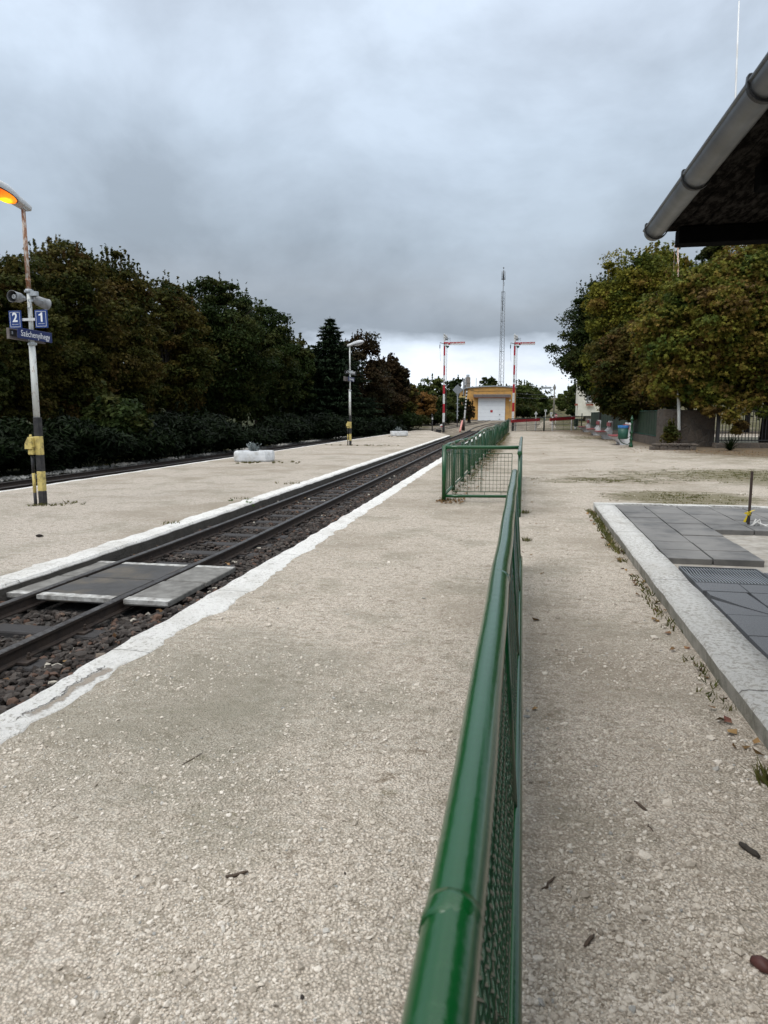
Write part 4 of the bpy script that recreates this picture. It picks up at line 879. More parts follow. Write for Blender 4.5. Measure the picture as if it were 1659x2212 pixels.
lamp_post('farther unlit white lamp post with grey lamp head and loudspeakers on the island',(-8.57,34.43,0),.05,False,False)
# planters
def planter(loc,label,shrub_label,s=1.):
    t=thing('planter',label,'planter',loc,.0,'whitewashed concrete planters')
    mb=MB(); rings=[]
    for z,k in ((0,.93),(.05,.985),(.16,1.),(.28,.985),(.345,.95),(.35,.86),(.30,.82),(.30,.01)):
        pts=[]
        for a,b in ((-.64,-.26),(-.44,-.46),(.44,-.46),(.64,-.26),(.64,.26),(.44,.46),(-.44,.46),(-.64,.26)):
            pts.append((a*k,b*k,z))
        rings.append(mb.add(pts))
    for q,(a_,b_) in enumerate(zip(rings,rings[1:])):
        for j in range(8): mb.face((a_+j,a_+(j+1)%8,b_+(j+1)%8,b_+j),1 if q>=6 else 0)
    mb.face([rings[0]+j for j in range(7,-1,-1)])
    mb.build('trough',[M['whitewash'],M['soil']],t); t.rotation_euler=(0,0,YAW)
    Pp=Vector(loc)+Vector((-.05,0,.30)); g=thing('silver_shrub',shrub_label,'plant',Pp,0,'silver shrubs in the planters')
    C=[];U=[]
    for i in range(60):
        a=random.random()*6.28; l=random.uniform(.16,.40); e=random.uniform(.35,1.4); d=np.array([math.cos(a)*math.cos(e),math.sin(a)*math.cos(e),math.sin(e)]); tt=np.linspace(.15,1,12)[:,None]; C.append(d*l*tt+RNG.normal(size=(12,3))*.012); U.append(np.tile(d,(12,1)))
    leaf_object('foliage',np.concatenate(C),.06,NEEDLE*np.array([2.2,1]),L['silver'],g,None,None,1.,np.concatenate(U)+RNG.normal(size=(720,3))*.5)
    mb=MB(); [mb.tube([(0,0,-.03),(math.cos(a)*.1,math.sin(a)*.1,.14)],.006,5) for a in (0,1.3,2.6,3.9,5.2)]; mb.build('stem',M['twig'],g)
planter(gp(550,996),'whitewashed octagonal concrete planter on the island left of the far lamp post','silvery grey shrub growing in the nearer white planter')
planter(gp(862,941.5),'smaller looking whitewashed planter far down the island near the semaphore','small silvery shrub growing in the far white planter')
#@@SIGNALS
def semaphore(label,letter,loc,kH=1.):
    t=thing('semaphore_signal',label,'railway signal',loc,YAW,'red and white semaphore signals')
    mb=MB(); w=.085
    bands=[(-.1,.83,2),(.83,1.67,1),(1.67,2.49,0),(2.49,3.38,1),(3.38,4.18,0),(4.18,5.05,1),(5.05,5.91,0),(5.91,6.79,1),(6.79,7.68,0),(7.68,8.35,1)]
    for z0,z1,m in bands:
        ww=.10 if z0<1.67 else (.09 if z0<4.1 else .075); mb.box(-ww,ww,-ww,ww,z0,z1-.001,m,bev=.01)
    mb.build('mast',[M['red'],M['white'],M['black']],t)
    z=7.83
    tilt=Matrix.Translation((.12,-.16,z))@Matrix.Rotation(R(-1.5),4,'Y')
    mb=MB(); mb.box(-.20,1.72,-.012,.012,-.14,.14,1,tilt)
    mb.box(-.20,.18,-.016,-.013,.0,.14,0,tilt)
    for i in range(10): x=.45+i*.126; mb.box(x,x+.085,-.016,-.013,.0,.138,0,tilt)
    mb.box(.18,.45,-.016,-.013,.02,.138,0,tilt)
    mb.prism([(-.38,.06),(-.2,.0),(-.2,-.14),(-.05,-.24),(.1,-.14),(.1,.0)],-.012,.012,'y',1,tilt)
    mb.lathe([(.125,0),(.125,.012)],20,1,tilt@Matrix.Translation((.28,-.018,0))@Matrix.Rotation(PI/2,4,'X')); mb.lathe([(.095,0),(.095,.010)],20,0,tilt@Matrix.Translation((.28,-.031,0))@Matrix.Rotation(PI/2,4,'X')); mb.build('arm',[M['red'],M['white']],t)
    mb=MB(); mb.prism([(.10,-.18),(.42,-.18),(.40,-.28),(.27,-.40),(.12,-.27)],-.03,-.01,'y',0,Matrix.Translation((0,-.10,z))); mb.build('spectacle',M['tealgreen'],t)
    mb=MB(); mb.tube([(.0,-.18,z-.03),(-.42,-.18,z+.09)],.03,6); mb.tube([(-.42,-.18,z+.09),(-.42,-.18,z-.35)],.012,5); mb.box(-.46,-.39,-.2,-.15,z-.42,z-.1,0); mb.tube([(-.43,-.18,z-.42),(-.34,-.14,z-1.6)],.008,4); mb.build('counterweight',M['blackmetal'],t)
    mb=MB(); mb.box(-.10,.04,-.1,.1,8.35,8.72,0,bev=.02); mb.prism([(.03,8.33),(.25,8.33),(.25,8.52),(.19,8.62),(.09,8.62),(.03,8.55)],-.11,.11,'y',0); mb.build('lamp_house',M['white'],t)
    mb=MB(); mb.tube([(-.1,-.14,8.66),(.42,-.14,8.2)],.014,5); mb.tube([(.2,-.14,8.32),(.5,-.14,8.32)],.010,5); mb.tube([(.5,-.14,8.36),(.5,-.14,8.05)],.010,5); mb.box(.05,.3,-.15,-.05,8.14,8.28); mb.build('linkage',M['steel'],t)
    mb=MB()
    for x,y in ((.155,0),(.215,.02),(.235,-.05)): mb.tube([(x,y,.9),(x,y,7.7)],.009,4)
    mb.build('pull_rods',M['steel'],t)
    text_mesh('letter',letter,.42,Matrix.Translation((0,-.0775,4.50))@Matrix.Rotation(PI/2,4,'X'),M['black'],t,bold=.008,ext=.002,sx=.7)
    return t
semaphore('red and white semaphore lettered C, left of the orange shed on the island end','C',ray(956,65.1,0))
pB=ray(1103,66.6); semaphore('red and white semaphore lettered B, in front of the right corner of the orange shed','B',(pB.x,pB.y,.13))
# diamond sign on post
p=ray(985,79); t=thing('diamond_sign','grey striped diamond board on a white spiked post left of the orange shed','railway sign',p,YAW)
zz=zof(p.x,p.y,842)-p.z; mb=MB(); mb.prism([(-.58,0),(0,-.58),(.58,0),(0,.58)],-.02,.02,'y',0,Matrix.Translation((0,0,zz))); 
for i in range(-5,6):
    x=i*.1; hh=.56-abs(x); mb.box(x-.02,x+.02,-.028,-.0205,zz-hh,zz+hh,1)
mb.build('board',[M['galv'],M['steel']],t)
mb=MB(); mb.box(-.05,.05,.03,.10,.9,zz,0); mb.box(-.05,.05,.03,.10,-.1,.9,1)
for k,zq in enumerate((1.3,1.75,2.2,2.6,3.0,3.5)): mb.box(-.18 if k%2 else -.05,.18,.02,.03,zq,zq+.05,0)
mb.build('post',[M['galv'],M['black']],t)
# striped leaning post
p=ray(1001,70.5); t=thing('striped_post','leaning black and white striped post between the diamond board and the shed','post',p,YAW)
top=zof(p.x,p.y,841)-p.z; mb=MB(); n=26
for i in range(n):
    z0=.0+top*i/n; z1=top*(i+1)/n; lx=lambda z:-.12+.28*(z/top); mb.tube([(lx(z0),0,z0),(lx(z1),0,z1)],.075,8,(1 if (i%2 and i>11) or i<4 else 0),cap=True,sm=False)
mb.build('shaft',[M['white'],M['black']],t)
mb=MB(); mb.box(-.62,.05,-.03,.03,top*.80,top*.80+.10,0,bev=.01); mb.build('arm',M['yellow'],t); mb=MB(); mb.tube([(-.15,0,-.05),(-.1,0,1.2)],[.17,.10],8); mb.build('foot',M['brown'],t)
a=ray(991,64.6,0); b_=at(998.5,909.5,65.6); mb=MB(); mb.tube([a,b_],.085,8); mb.tube([b_,b_+(b_-a)*.03],.06,8); tag(mb.build('guy_wire_cover',M['pinkred']),'slanting pink red guy wire cover at the end of the island','guy cover')
# switch lever
p=ray(946,68,0); t=thing('switch_lever','small point lever with white and red weight beside the semaphore C','switch lever',p,YAW)
mb=MB(); mb.box(-.25,.25,-.15,.15,-.1,.12); mb.build('frame',M['black'],t); mb=MB(); mb.tube([(-.55,0,.15),(.15,0,.42)],.02,6); mb.build('lever',M['steel'],t); mb=MB(); mb.lathe([(.05,-.07),(.16,-.06),(.16,.06),(.05,.07)],14,0,Matrix.Translation((.25,0,.45))@Matrix.Rotation(PI/2,4,'X')); mb.box(.16,.34,-.075,-.07,.36,.45,1); mb.build('weight',[M['white'],M['red']],t)
p=ray(932,68,0); t=thing('dwarf_signal','low black lantern with small white lens right of the semaphore C mast','dwarf signal',p,YAW)
mb=MB(); mb.tube([(0,0,-.1),(0,0,1.15)],.06,8); mb.box(-.1,.1,-.08,.08,1.0,1.42,0,bev=.02); mb.build('body',M['black'],t); mb=MB(); mb.box(-.06,.06,-.09,-.081,1.05,1.25); mb.lathe([(.06,0),(.06,.02)],12,0,Matrix.Translation((-.02,0,1.52))); mb.build('lens',M['white'],t)
#@@GARAGE
gz=zt(100); p=ray(1057,99.6); p.z=HC-12.6/F*99.6-.02; t=thing('engine_shed','small orange rendered engine shed with white roller door','building',p,YAW)
mb=MB(); mb.prism([(-3.3,-1),(3.32,-1),(3.32,4.45),(2.0,4.58),(.3,4.66),(-1.5,4.58),(-3.3,4.42)],0,13,'y'); w_=mb.build('wall',M['ochre'],t)
mb=MB(); top_=[(-3.55,4.43),(-1.5,4.60),(.3,4.68),(2.0,4.60),(3.45,4.47)]; mb.prism(top_+[(x,z+.13) for x,z in top_[::-1]],-.18,13.2,'y'); mb.build('roof',M['galv'],t)
mb=MB(); mb.box(-1.87,1.87,-.10,-.004,0,3.10)
dr=mb.build('door',M['door'],t)
mb=MB(); [mb.box(-1.86,1.86,-.106,-.101,z,z+.012) for z in (.52,1.04,1.56,2.08,2.6)]; mb.build('panel_joint',M['galv'],dr)
mb=MB(); mb.box(-.17,.16,-.112,-.103,1.12,1.43); mb.build('notice',M['pinkred'] if False else M['red'],dr)
mb=MB(); mb.box(1.08,1.2,-.14,-.102,.74,.86); mb.box(1.0,1.24,-.13,-.102,.14,.2); mb.build('handle',M['black'],dr)
mb=MB(); mb.prism([(-.75,3.18),(0,3.22),(0,3.62),(-.75,3.52)],-2.55,2.55,'x',0); mb.box(-2.55,2.55,-.74,-.02,3.13,3.17,1); mb.build('canopy',[M['signgrey'],M['terracotta']],t)
mb=MB(); [mb.box(x-.01,x+.01,-.01,-.004,-.5,3.1) for x in (-1.95,1.95,2.5,-2.9)]; mb.box(-3.33,3.35,-.012,-.003,-.4,.12); mb.build('plinth',M['concrete'],t)
mb=MB(); mb.box(-2.75,-2.45,-.15,-.003,.85,1.2); mb.tube([(-2.6,-.05,.8),(-2.6,-.05,-.2)],.02,6); mb.build('meter_box',M['terracotta'],t)
mb=MB(); 
for x,z in ((-1.5,4.75),(.75,4.8),(2.6,4.72)): mb.lathe([(.12,z-.02),(.12,z+.05),(.06,z+.16),(.02,z+.2)],10,0,Matrix.Translation((x,.1,0)))
mb.build('roof_vent',M['white'],t)
mb=MB(); mb.lathe([(.10,0),(.13,.08),(.08,.16)],10,0,Matrix.Translation((2.5,-.1,2.75))@Matrix.Rotation(PI/2,4,'X')); mb.build('wall_lamp',M['white'],t)
mb=MB(); mb.tube([(-3.4,-.03,4.3),(-2.0,-.03,3.95),(-1.7,-.03,4.02),(3.2,-.03,4.1)],.015,5); mb.build('cable',M['black'],t)
# chimney behind
mb=MB(); mb.box(-2.95,-2.28,6,6.7,3,6.25,0,bev=.02); mb.box(-2.83,-2.4,6.1,6.6,6.25,6.65,1,bev=.05); mb.box(-3.02,-2.2,5.95,6.75,5.4,5.46); mb.build('chimney',[M['brick'],M['galv']],t)
mb=MB(); mb.tube([(-3.55,3,-1),(-3.55,3,5.9)],.14,8); mb.tube([(-3.3,2,-1),(-3.3,2,6.1)],.05,6); mb.tube([(-1.55,5,4.5),(-1.55,5,6.1)],.04,6); mb.build('vent_pipe',M['steel'],t)
# concrete ramp in front
# mast
p=ray(1076,158); t=thing('radio_mast','tall slender steel lattice mast rising behind the orange shed','radio mast',p,YAW)
HM=zof(p.x,p.y,630.5)-p.z; HT=zof(p.x,p.y,604)-p.z; HA=zof(p.x,p.y,577)-p.z
wd=lambda z:(.60-.21*z/HM); C3=lambda z,k:Vector((wd(z)*math.cos(PI/2+k*2*PI/3)*1.1,wd(z)*math.sin(PI/2+k*2*PI/3)*1.1,z))
mb=MB(); [mb.tube([C3(0,k),C3(HM,k)],.055,6) for k in range(3)]; mb.build('legs',M['steel'],t)
mb=MB(); z=0; q=0
while z<HM-1.3:
    for k in range(3): 
        mb.tube([C3(z,k),C3(z+.65,(k+1)%3)],.02,4,cap=False); mb.tube([C3(z+.65,(k+1)%3),C3(z+1.3,k)],.02,4,cap=False)
    if q%5==0: [mb.tube([C3(z,k),C3(z,(k+1)%3)],.03,4,cap=False) for k in range(3)]
    z+=1.3; q+=1
[mb.tube([C3(HM,k),C3(HM,(k+1)%3)],.04,4) for k in range(3)]; mb.build('lattice',M['steel'],t)
mb=MB(); mb.tube([(0,0,HM-4),(0,0,HT+.0)],.08,6); mb.tube([(0,0,HT),(0,0,HA-1.6)],.05,6); mb.lathe([(.05,HT),(.42,HT+.03),(.42,HT+.12),(.05,HT+.15)],12); 
for k in range(6): a=k*PI/3; mb.tube([(math.cos(a)*.42,math.sin(a)*.42,HT-.0),(math.cos(a)*.42,math.sin(a)*.42,HT+1.7)],.03,5)
mb.lathe([(.16,HT+.2),(.16,HT+1.9)],8); mb.lathe([(.12,HT+2.3),(.14,HT+2.5),(.05,HT+2.6)],8); mb.tube([(0,0,HA-1.9),(0,0,HA)],.02,4); mb.tube([(.2,0,HM+1.2),(.25,0,HM+2.1)],.03,4); mb.build('antenna',M['steel'],t)
# white house on the right
p=ray(1248,95); p.z=0; t=thing('cream_house','cream house corner on a pale stone base, half hidden by the maple trees','house',p,YAW-R(13))
px=95/F
zb=zof(p.x,p.y,898.5); x0=(1240-1248)*px; mb=MB(); mb.box(x0,x0+9,0,8,zb,9.5); mb.build('wall',M['cream'],t)
mb=MB(); mb.box((1257-1248)*px,(1257-1248)*px+8,.25,7,-.3,zb); mb.build('stone_base',M['palewall'],t)
mb=MB(); mb.prism([(x0-.6,9.3),(x0+9.6,9.3),(x0+4.5,12.3)],-.6,8.6,'y'); mb.build('roof',M['terracotta'],t)
def win(xa,xb,va,vb,side=False):
    za,zb_=zof(p.x,p.y,vb),zof(p.x,p.y,va); 
    mb=MB(); f=.09
    for q in ((xa-f,xa,za-f,zb_+f),(xb,xb+f,za-f,zb_+f),(xa,xb,za-f,za),(xa,xb,zb_,zb_+f)): mb.box(q[0],q[1],-.05,.0-.003,q[2],q[3])
    w=mb.build('window',M['white'],t); mb=MB(); mb.box(xa,xb,-.02,-.004,za,zb_); mb.build('pane',M['curtain'],w); mb=MB(); mb.box(xa-.15,xb+.15,-.16,-.051,za-.20,za-.12); mb.build('sill',M['white'],w)
    mb=MB(); mb.box(xa-.05,xb+.2,-.38,-.17,za-.62,za-.42); mb.build('flower_box',M['terracotta'],w)
win((1257-1248)*px,(1268-1248)*px,840,866); win(x0+4.5,x0+5.6,840,866)
mb=MB(); za=zof(p.x,p.y,876); mb.box(x0-.35,x0-.004,.3,1.6,za,za+.25); mb.build('flower_box',M['terracotta'],t)
# distant semaphore/telegraph pole
p=ray(1189,112); zz_=zof(p.x,p.y,833)-p.z; t=thing('telegraph_pole','grey pole with small crossarm beside the distant climbing track','pole',p,YAW)
mb=MB(); mb.tube([(0,0,-.3),(0,0,zz_)],[.13,.09],8); mb.build('pole',M['polewood'],t); mb=MB(); mb.box(-1.9,-.5,-.03,.03,zz_-.50,zz_-.18); mb.box(-.5,.0,-.02,.02,zz_-.3,zz_-.25); mb.build('arm',M['galv'],t)
mb=MB(); mb.box(-.2,.2,-.1,.1,zz_-.6,zz_-.1); mb.lathe([(.12,zz_),(.14,zz_+.08),(.05,zz_+.2)],8); mb.build('lantern',M['polewood'],t)
mb=MB()
for dz in (1.35,1.95): mb.tube([(-7,0,zz_-dz+.2),(-3.5,0,zz_-dz-.02),(0,0,zz_-dz)],.015,4)
mb.build('wire',M['steel'],t)
# small signs behind the gate
def post_sign(u,D,vc,hw,kind,label):
    p=ray(u,D); zc=zof(p.x,p.y,vc)-p.z; t=thing('track_sign',label,'railway sign',p,YAW,'small signs behind the gate')
    mb=MB(); mb.tube([(0,.03,-.1),(0,.03,zc)],.035,6); mb.build('post',M['white'],t); mb=MB()
    if kind=='tri': mb.prism([(-hw,-hw*.8),(hw,-hw*.8),(0,hw)],-.02,0,'y',0,Matrix.Translation((0,0,zc))); mb.prism([(-hw*.5,-hw*.5),(hw*.5,-hw*.5),(0,hw*.4)],-.026,-.021,'y',1,Matrix.Translation((0,0,zc))); mb.build('board',[M['white'],M['galv']],t)
    elif kind=='chev':
        mb.box(-hw,hw,-.02,0,zc-hw*1.7,zc+hw*1.7,0)
        for k in (-1.2,-.1,1.0):
            z=zc+k*hw*1.1; mb.prism([(-hw,z-.05),(0,z+.06),(hw,z-.05),(hw,z+.03),(0,z+.14),(-hw,z+.03)],-.03,-.021,'y',1)
        mb.build('board',[M['white'],M['red']],t)
    else: mb.box(-hw,hw,-.02,0,zc-hw*.8,zc+hw*.8,0); mb.box(-hw*.9,hw*.9,-.026,-.021,zc-hw*.2,zc+hw*.2,1); mb.build('board',[M['white'],M['black']],t)
post_sign(1151.5,84,892,.20,'tri','small pale triangular sign on a short post behind the gate')
post_sign(1194,82,900,.15,'chev','red and white chevron board standing behind the gate')
post_sign(1171.7,98,887,.16,'num','small white board with a black bar on the bank left of the distant track')
post_sign(1184,96,893,.16,'num','small white board with a black bar, at the foot of the telegraph pole')
post_sign(1064+5,90,903,.10,'num','tiny white marker post at the right of the shed') if False else None
#@@GATE
A=gp(1098,932.5); Bp=gp(1255.8,929.5); A.z=Bp.z=0; d=(Bp-A); Lg=d.length; ang=math.atan2(d.y,d.x); t=thing('mesh_gate','dark wire mesh double gate closing the end of the gravel yard','gate',A,ang)
h0,h1=1.14,1.36; hz=lambda x:h0+(h1-h0)*x/Lg
mb=MB(); mb.tube([(0,0,h0),(Lg,0,h1)],.032,8); mb.tube([(.0,0,.06),(Lg,0,.06)],.022,6); mb.tube([(Lg,0,h1),(Lg+1.9,.3,h1+.02)],.03,6); mb.build('frame',M['dgreen'],t)
Lm=(1174-1098)/(1255.8-1098)*Lg*.975
for x in (0,Lm-.09,Lm+.02,Lg):
    mb=MB(); hh=hz(x)+(.28 if x==Lg else .06); mb.tube([(x,0,-.1),(x,0,hh)],.045 if x in(0,Lg) else .035,8); mb.build('post',M['dgreen'],t)
for xa,xb in ((.05,Lm-.1),(Lm+.05,Lg-.05)):
    mb=MB(); H_=1.1; W=xb-xa; cell=.14; k=int((W+H_)/cell)
    for i in range(1,k):
        o=i*cell
        for sg in (1,-1):
            s_a=max(0,o-H_); z_a=min(H_,o); s_b=min(W,o); z_b=max(0,o-W)
            if sg<0: s_a,s_b=W-s_a,W-s_b
            mb.tube([(xa+s_a,0,.05+z_a),(xa+s_b,0,.05+z_b)],.0045,4,cap=False)
    for q in (.5,): mb.tube([(xa+W*q,0,.05),(xa+W*q,0,h0)],.014,5)
    mb.build('wire_mesh',M['dgreen'],t)
# red barriers just behind
def barrier(u0,u1,posts,vtop,vbot,label,rail=None):
    a=gp(u0,931.5); b=gp(u1,930); dd=(b-a); L_=dd.length; an=math.atan2(dd.y,dd.x); nrm=Vector((-math.sin(an),math.cos(an),0)); a=a+nrm*.5; a.z=0; t=thing('barrier',label,'barrier',a,an,'red barriers behind the gate'); k=(a-Vector((0,0,0))).length/((a-nrm*.5).length)
    za,zb=zof(a.x,a.y,vtop),zof(a.x,a.y,vbot); L_*=k
    mb=MB(); dz=.12; mb.prism([(0,zb),(L_,zb+dz),(L_,za+dz),(0,za)],-.10,-.05,'y'); mb.build('beam',M['red'],t)
    for u in posts: x=(u-u0)/(u1-u0)*L_; mb=MB(); mb.box(x-.085,x+.085,-.05,.06,-.1,za+.12,0,bev=.02); mb.build('post',M['white'],t)
    if rail: mb=MB(); mb.tube([(-.1,-.09,rail),(L_,-.09,rail+.06)],.03,6); mb.build('lower_rail',M['polewood'],t)
barrier(1111.5,1173,(1122,1165.5),907,913,'left red beam on white posts behind the mesh gate',.52)
barrier(1195.5,1249,(1203,1244),903,909.5,'right red beam on white posts behind the mesh gate',.60)
# bin at the gate
p=gp(1246,928.5)+Vector((-.15,-.5,0)); t=thing('litter_bin','dark green slatted bin on a white foot at the right end of the gate','litter bin',(p.x,p.y,0),YAW,'litter bins')
mb=MB(); mb.lathe([(.22,.38),(.24,.42),(.25,1.1),(.23,1.12),(.2,1.1),(.2,.5)],10,0,sm=False); mb.build('body',M['dgreen'],t); mb=MB(); mb.lathe([(.12,0),(.16,.34),(.14,.38)],10); mb.build('foot',M['bench'],t)
# benches
BG='concrete benches in a row along the green fence'
def bench(loc,label):
    t=thing('bench',label,'bench',loc,0,BG)
    for s in (-.62,.62):
        mb=MB(); pr=[(-.10,0),(.40,0),(.40,.10),(.42,1.12),(.30,1.14),(.27,1.02),(.24,.72),(.10,.52),(-.02,.46),(-.42,.44),(-.50,.40),(-.46,.33),(-.22,.20),(-.12,.12)]
        mb.prism(pr,s-.06,s+.06,'y'); mb.build('side_frame',M['bench'],t)
    mb=MB(); mb.box(-.54,-.28,-1.0,1.0,.445,.49,0,bev=.01); mb.box(-.26,.02,-1.0,1.0,.465,.505,0,Matrix.Rotation(-.03,4,'Y'),bev=.01); mb.build('seat',M['redwood'],t)
    mb=MB(); mb.box(.17,.225,-1.0,1.0,.80,1.05,0,Matrix.Translation((.02,0,0))@Matrix.Rotation(.03,4,'Y'),bev=.01); mb.build('backrest',M['redwood'],t)
    return t
bs=[(4.9,38.0),(5.05,46.9),(5.15,54.9),(5.3,65.0)]
b0=bench((bs[0][0],bs[0][1],0),'nearest white concrete bench with red planks, partly behind the green bin')
for (x,y),lab in zip(bs[1:],('second white and red bench counted from the green bin','third white and red bench counted from the green bin','farthest white and red bench, closest to the mesh gate')): clone(b0,(x,y,0),0,lab)
# ornate bin post
p=gp(1362.6,966); t=thing('litter_bin','round green bin with blue liner hung on an ornate cast iron post','litter bin',(p.x,p.y,0),YAW,'litter bins')
mb=MB(); mb.lathe([(.10,-.05),(.10,.10),(.075,.14),(.06,.30),(.085,.34),(.085,.38),(.055,.42),(.05,.62),(.09,.66),(.09,.70),(.045,.76),(.042,1.12),(.075,1.16),(.05,1.20),(.045,1.26),(.085,1.31),(.06,1.37),(.03,1.41),(.035,1.45),(.005,1.5)],14); mb.build('post',M['green_post'],t)
mb=MB(); mb.lathe([(.205,.40),(.225,.42),(.235,.95),(.22,.95),(.2,.5)],20,0,Matrix.Translation((-.40,0,0))); mb.build('bin',M['tealgreen'],t)
mb=MB(); mb.lathe([(.240,.90),(.243,.95),(.262,1.02),(.262,1.03),(.24,1.03),(.225,.97)],20,0,Matrix.Translation((-.40,0,0))); mb.build('liner',M['blueliner'],t)
mb=MB(); pts=[(-.04*0-.02,0,.24)]+[(-.05-.5*math.sin(a),0,.12+.28*(1-math.cos(a))) for a in np.linspace(.2,PI/2,8)]; mb.tube(pts,.022,6); mb.tube([(-.62,0,.40),(-.18,0,.40)],.018,6); mb.tube([(-.05,0,.50),(-.18,0,.45)],.018,6); mb.tube([(-.05,0,1.0),(-.20,0,1.02)],.02,6); mb.build('bracket',M['green_post'],t)
# green sheet fence behind the benches, on a low stone wall
pts=[(6.45,72.5),(6.5,63),(6.5,54),(6.52,46.5),(6.54,40.5),(6.56,36.0)]
t=thing('sheet_fence','dark green sheet metal fence on a low rubble base behind the benches','fence',(6.55,40,0))
mb=MB()
for (xa,ya),(xb,yb) in zip(pts,pts[1:]):
    n=6
    for i in range(n):
        q0=Vector((xa+(xb-xa)*i/n,ya+(yb-ya)*i/n,0)); q1=Vector((xa+(xb-xa)*(i+1)/n,ya+(yb-ya)*(i+1)/n,0)); k=.008*(i%2); i0=mb.add([q0+Vector((k,0,.45)),q1+Vector((-k,0,.45)),q1+Vector((-k,0,1.72)),q0+Vector((k,0,1.72)),q0+Vector((k+.03,0,.45)),q1+Vector((.03-k,0,.45)),q1+Vector((.03-k,0,1.72)),q0+Vector((.03+k,0,1.72))])
        for f in ((0,1,2,3),(7,6,5,4),(3,2,6,7),(0,4,5,1),(1,5,6,2),(0,3,7,4)): mb.face([i0+q for q in f])
mb.build('sheet_panel',M['green_panel'],t,True)
mb=MB()
for (xa,ya),(xb,yb) in zip(pts,pts[1:]): mb.tube([(xa-.03,ya,1.73),(xb-.03,yb,1.73)],.022,6); mb.tube([(xa-.03,ya,.47),(xb-.03,yb,.47)],.022,6)
mb.build('rail',M['tealgreen'],t,True)
mb=MB()
for (xa,ya),(xb,yb) in zip(pts,pts[1:]):
    i0=mb.add([(xa-.16,ya,-.05),(xb-.16,yb,-.05),(xb-.14,yb,.42),(xa-.14,ya,.42),(xa+.2,ya,-.05),(xb+.2,yb,-.05),(xb+.2,yb,.42),(xa+.2,ya,.42)])
    for f in ((0,1,2,3),(7,6,5,4),(3,2,6,7),(1,5,6,2),(0,3,7,4)): mb.face([i0+q for q in f])
mb.build('base_wall',M['rubble'],t,True)
# rubble pier
pa=ray(1423,34,0); pb=ray(1536,34,0); L_=(pb-pa).length
mb=MB(); mb.box(0,.85,.0,.9,-.1,1.80,0,bev=.05); mb.box(.80,L_,.12,.75,-.1,1.76,0,bev=.05)
for i in range(16): mb.box(L_*random.random()*.93,0,0,0,0,0) if False else None
o=mb.build('stone_pier',M['rubble']); o.location=pa; o.rotation_euler=(0,0,YAW); tag(o,'broad brown rubble stone wall pier under the maple trees','stone wall')
pa2=ray(1401,31,0); pb2=ray(1489,31,0); L2=(pb2-pa2).length
mb=MB(); x=0; 
while x<L2:
    w=random.uniform(.25,.5); mb.box(x,x+w-.012,random.uniform(-.02,.03),.35,-.05,random.uniform(.15,.18),0,bev=.03); mb.box(x+.1,x+w+.06,random.uniform(-.05,.0),.35,.185,random.uniform(.27,.31),0,bev=.025); x+=w
o=mb.build('planting_bed_wall',M['rubble']); o.location=pa2; o.rotation_euler=(0,0,YAW); tag(o,'low dry stone bed edging in front of the rubble pier','stone wall')
# flag pole
p=ray(1456.5,33.5,0); p2=at(1464.5,520,34.6); t=thing('pipe_pole','white steel pipe pole with rusty top standing in front of the rubble pier','pole',p)
mid=p.lerp(p2,.55); mb=MB(); mb.tube([p+Vector((0,0,.75)),mid],[.075,.06],10); mb.build('pole',M['pole_white'],t,True); mb=MB(); mb.tube([mid,p2],[.05,.04],8); mb.tube([p2+Vector((-.13,0,-.3)),p2+Vector((-.13,0,-4))],.008,4); mb.lathe([(.09,-.02),(.09,.02)],10,0,Matrix.Translation(p2+Vector((-.08,0,-.25)))@Matrix.Rotation(PI/2,4,'X')); mb.build('upper_pole',M['pole_rust'],t,True)
mb=MB(); mb.tube([p,p+Vector((0,0,.8))],.085,10); [mb.tube([p+Vector((0,0,z)),p+Vector((0,0,z+.06))],.11,10) for z in (.35,.62,.75)]; mb.box(p.x,p.x+.28,p.y-.03,p.y+.03,.36,.40); mb.build('foot_clamp',M['brown'],t,True)
# iron bar fence
pa=ray(1536,33,0); t=thing('iron_fence','black iron bar fence on a stone plinth under the large maple','fence',pa,YAW)
mb=MB(); [mb.box(x-.013,x+.013,-.013,.013,.30,1.80) for x in np.arange(.12,9.,.155)]; mb.build('bars',M['blackmetal'],t); mb=MB(); [mb.box(0,9,-.02,.02,z,z+.045) for z in (.33,1.66)]; mb.build('rail',M['blackmetal'],t)
mb=MB(); mb.box(.0,.14,-.07,.07,-.05,1.85,bev=.01); mb.build('post',M['blackmetal'],t); mb=MB(); mb.box(-.1,9,-.16,.16,-.1,.24,bev=.03); mb.build('plinth',M['rubble'],t)
slabroad=MB(); q0=ray(1500,55,0); slabroad.box(9,45,52,60,.004,.012); struct(slabroad.build('lane',M['gravel_island']))
slabroad=MB(); slabroad.box(9.5,45,38,52,.002,.009); struct(slabroad.build('verge',M['verge']))
#@@TREES
GL='trees along the far track'
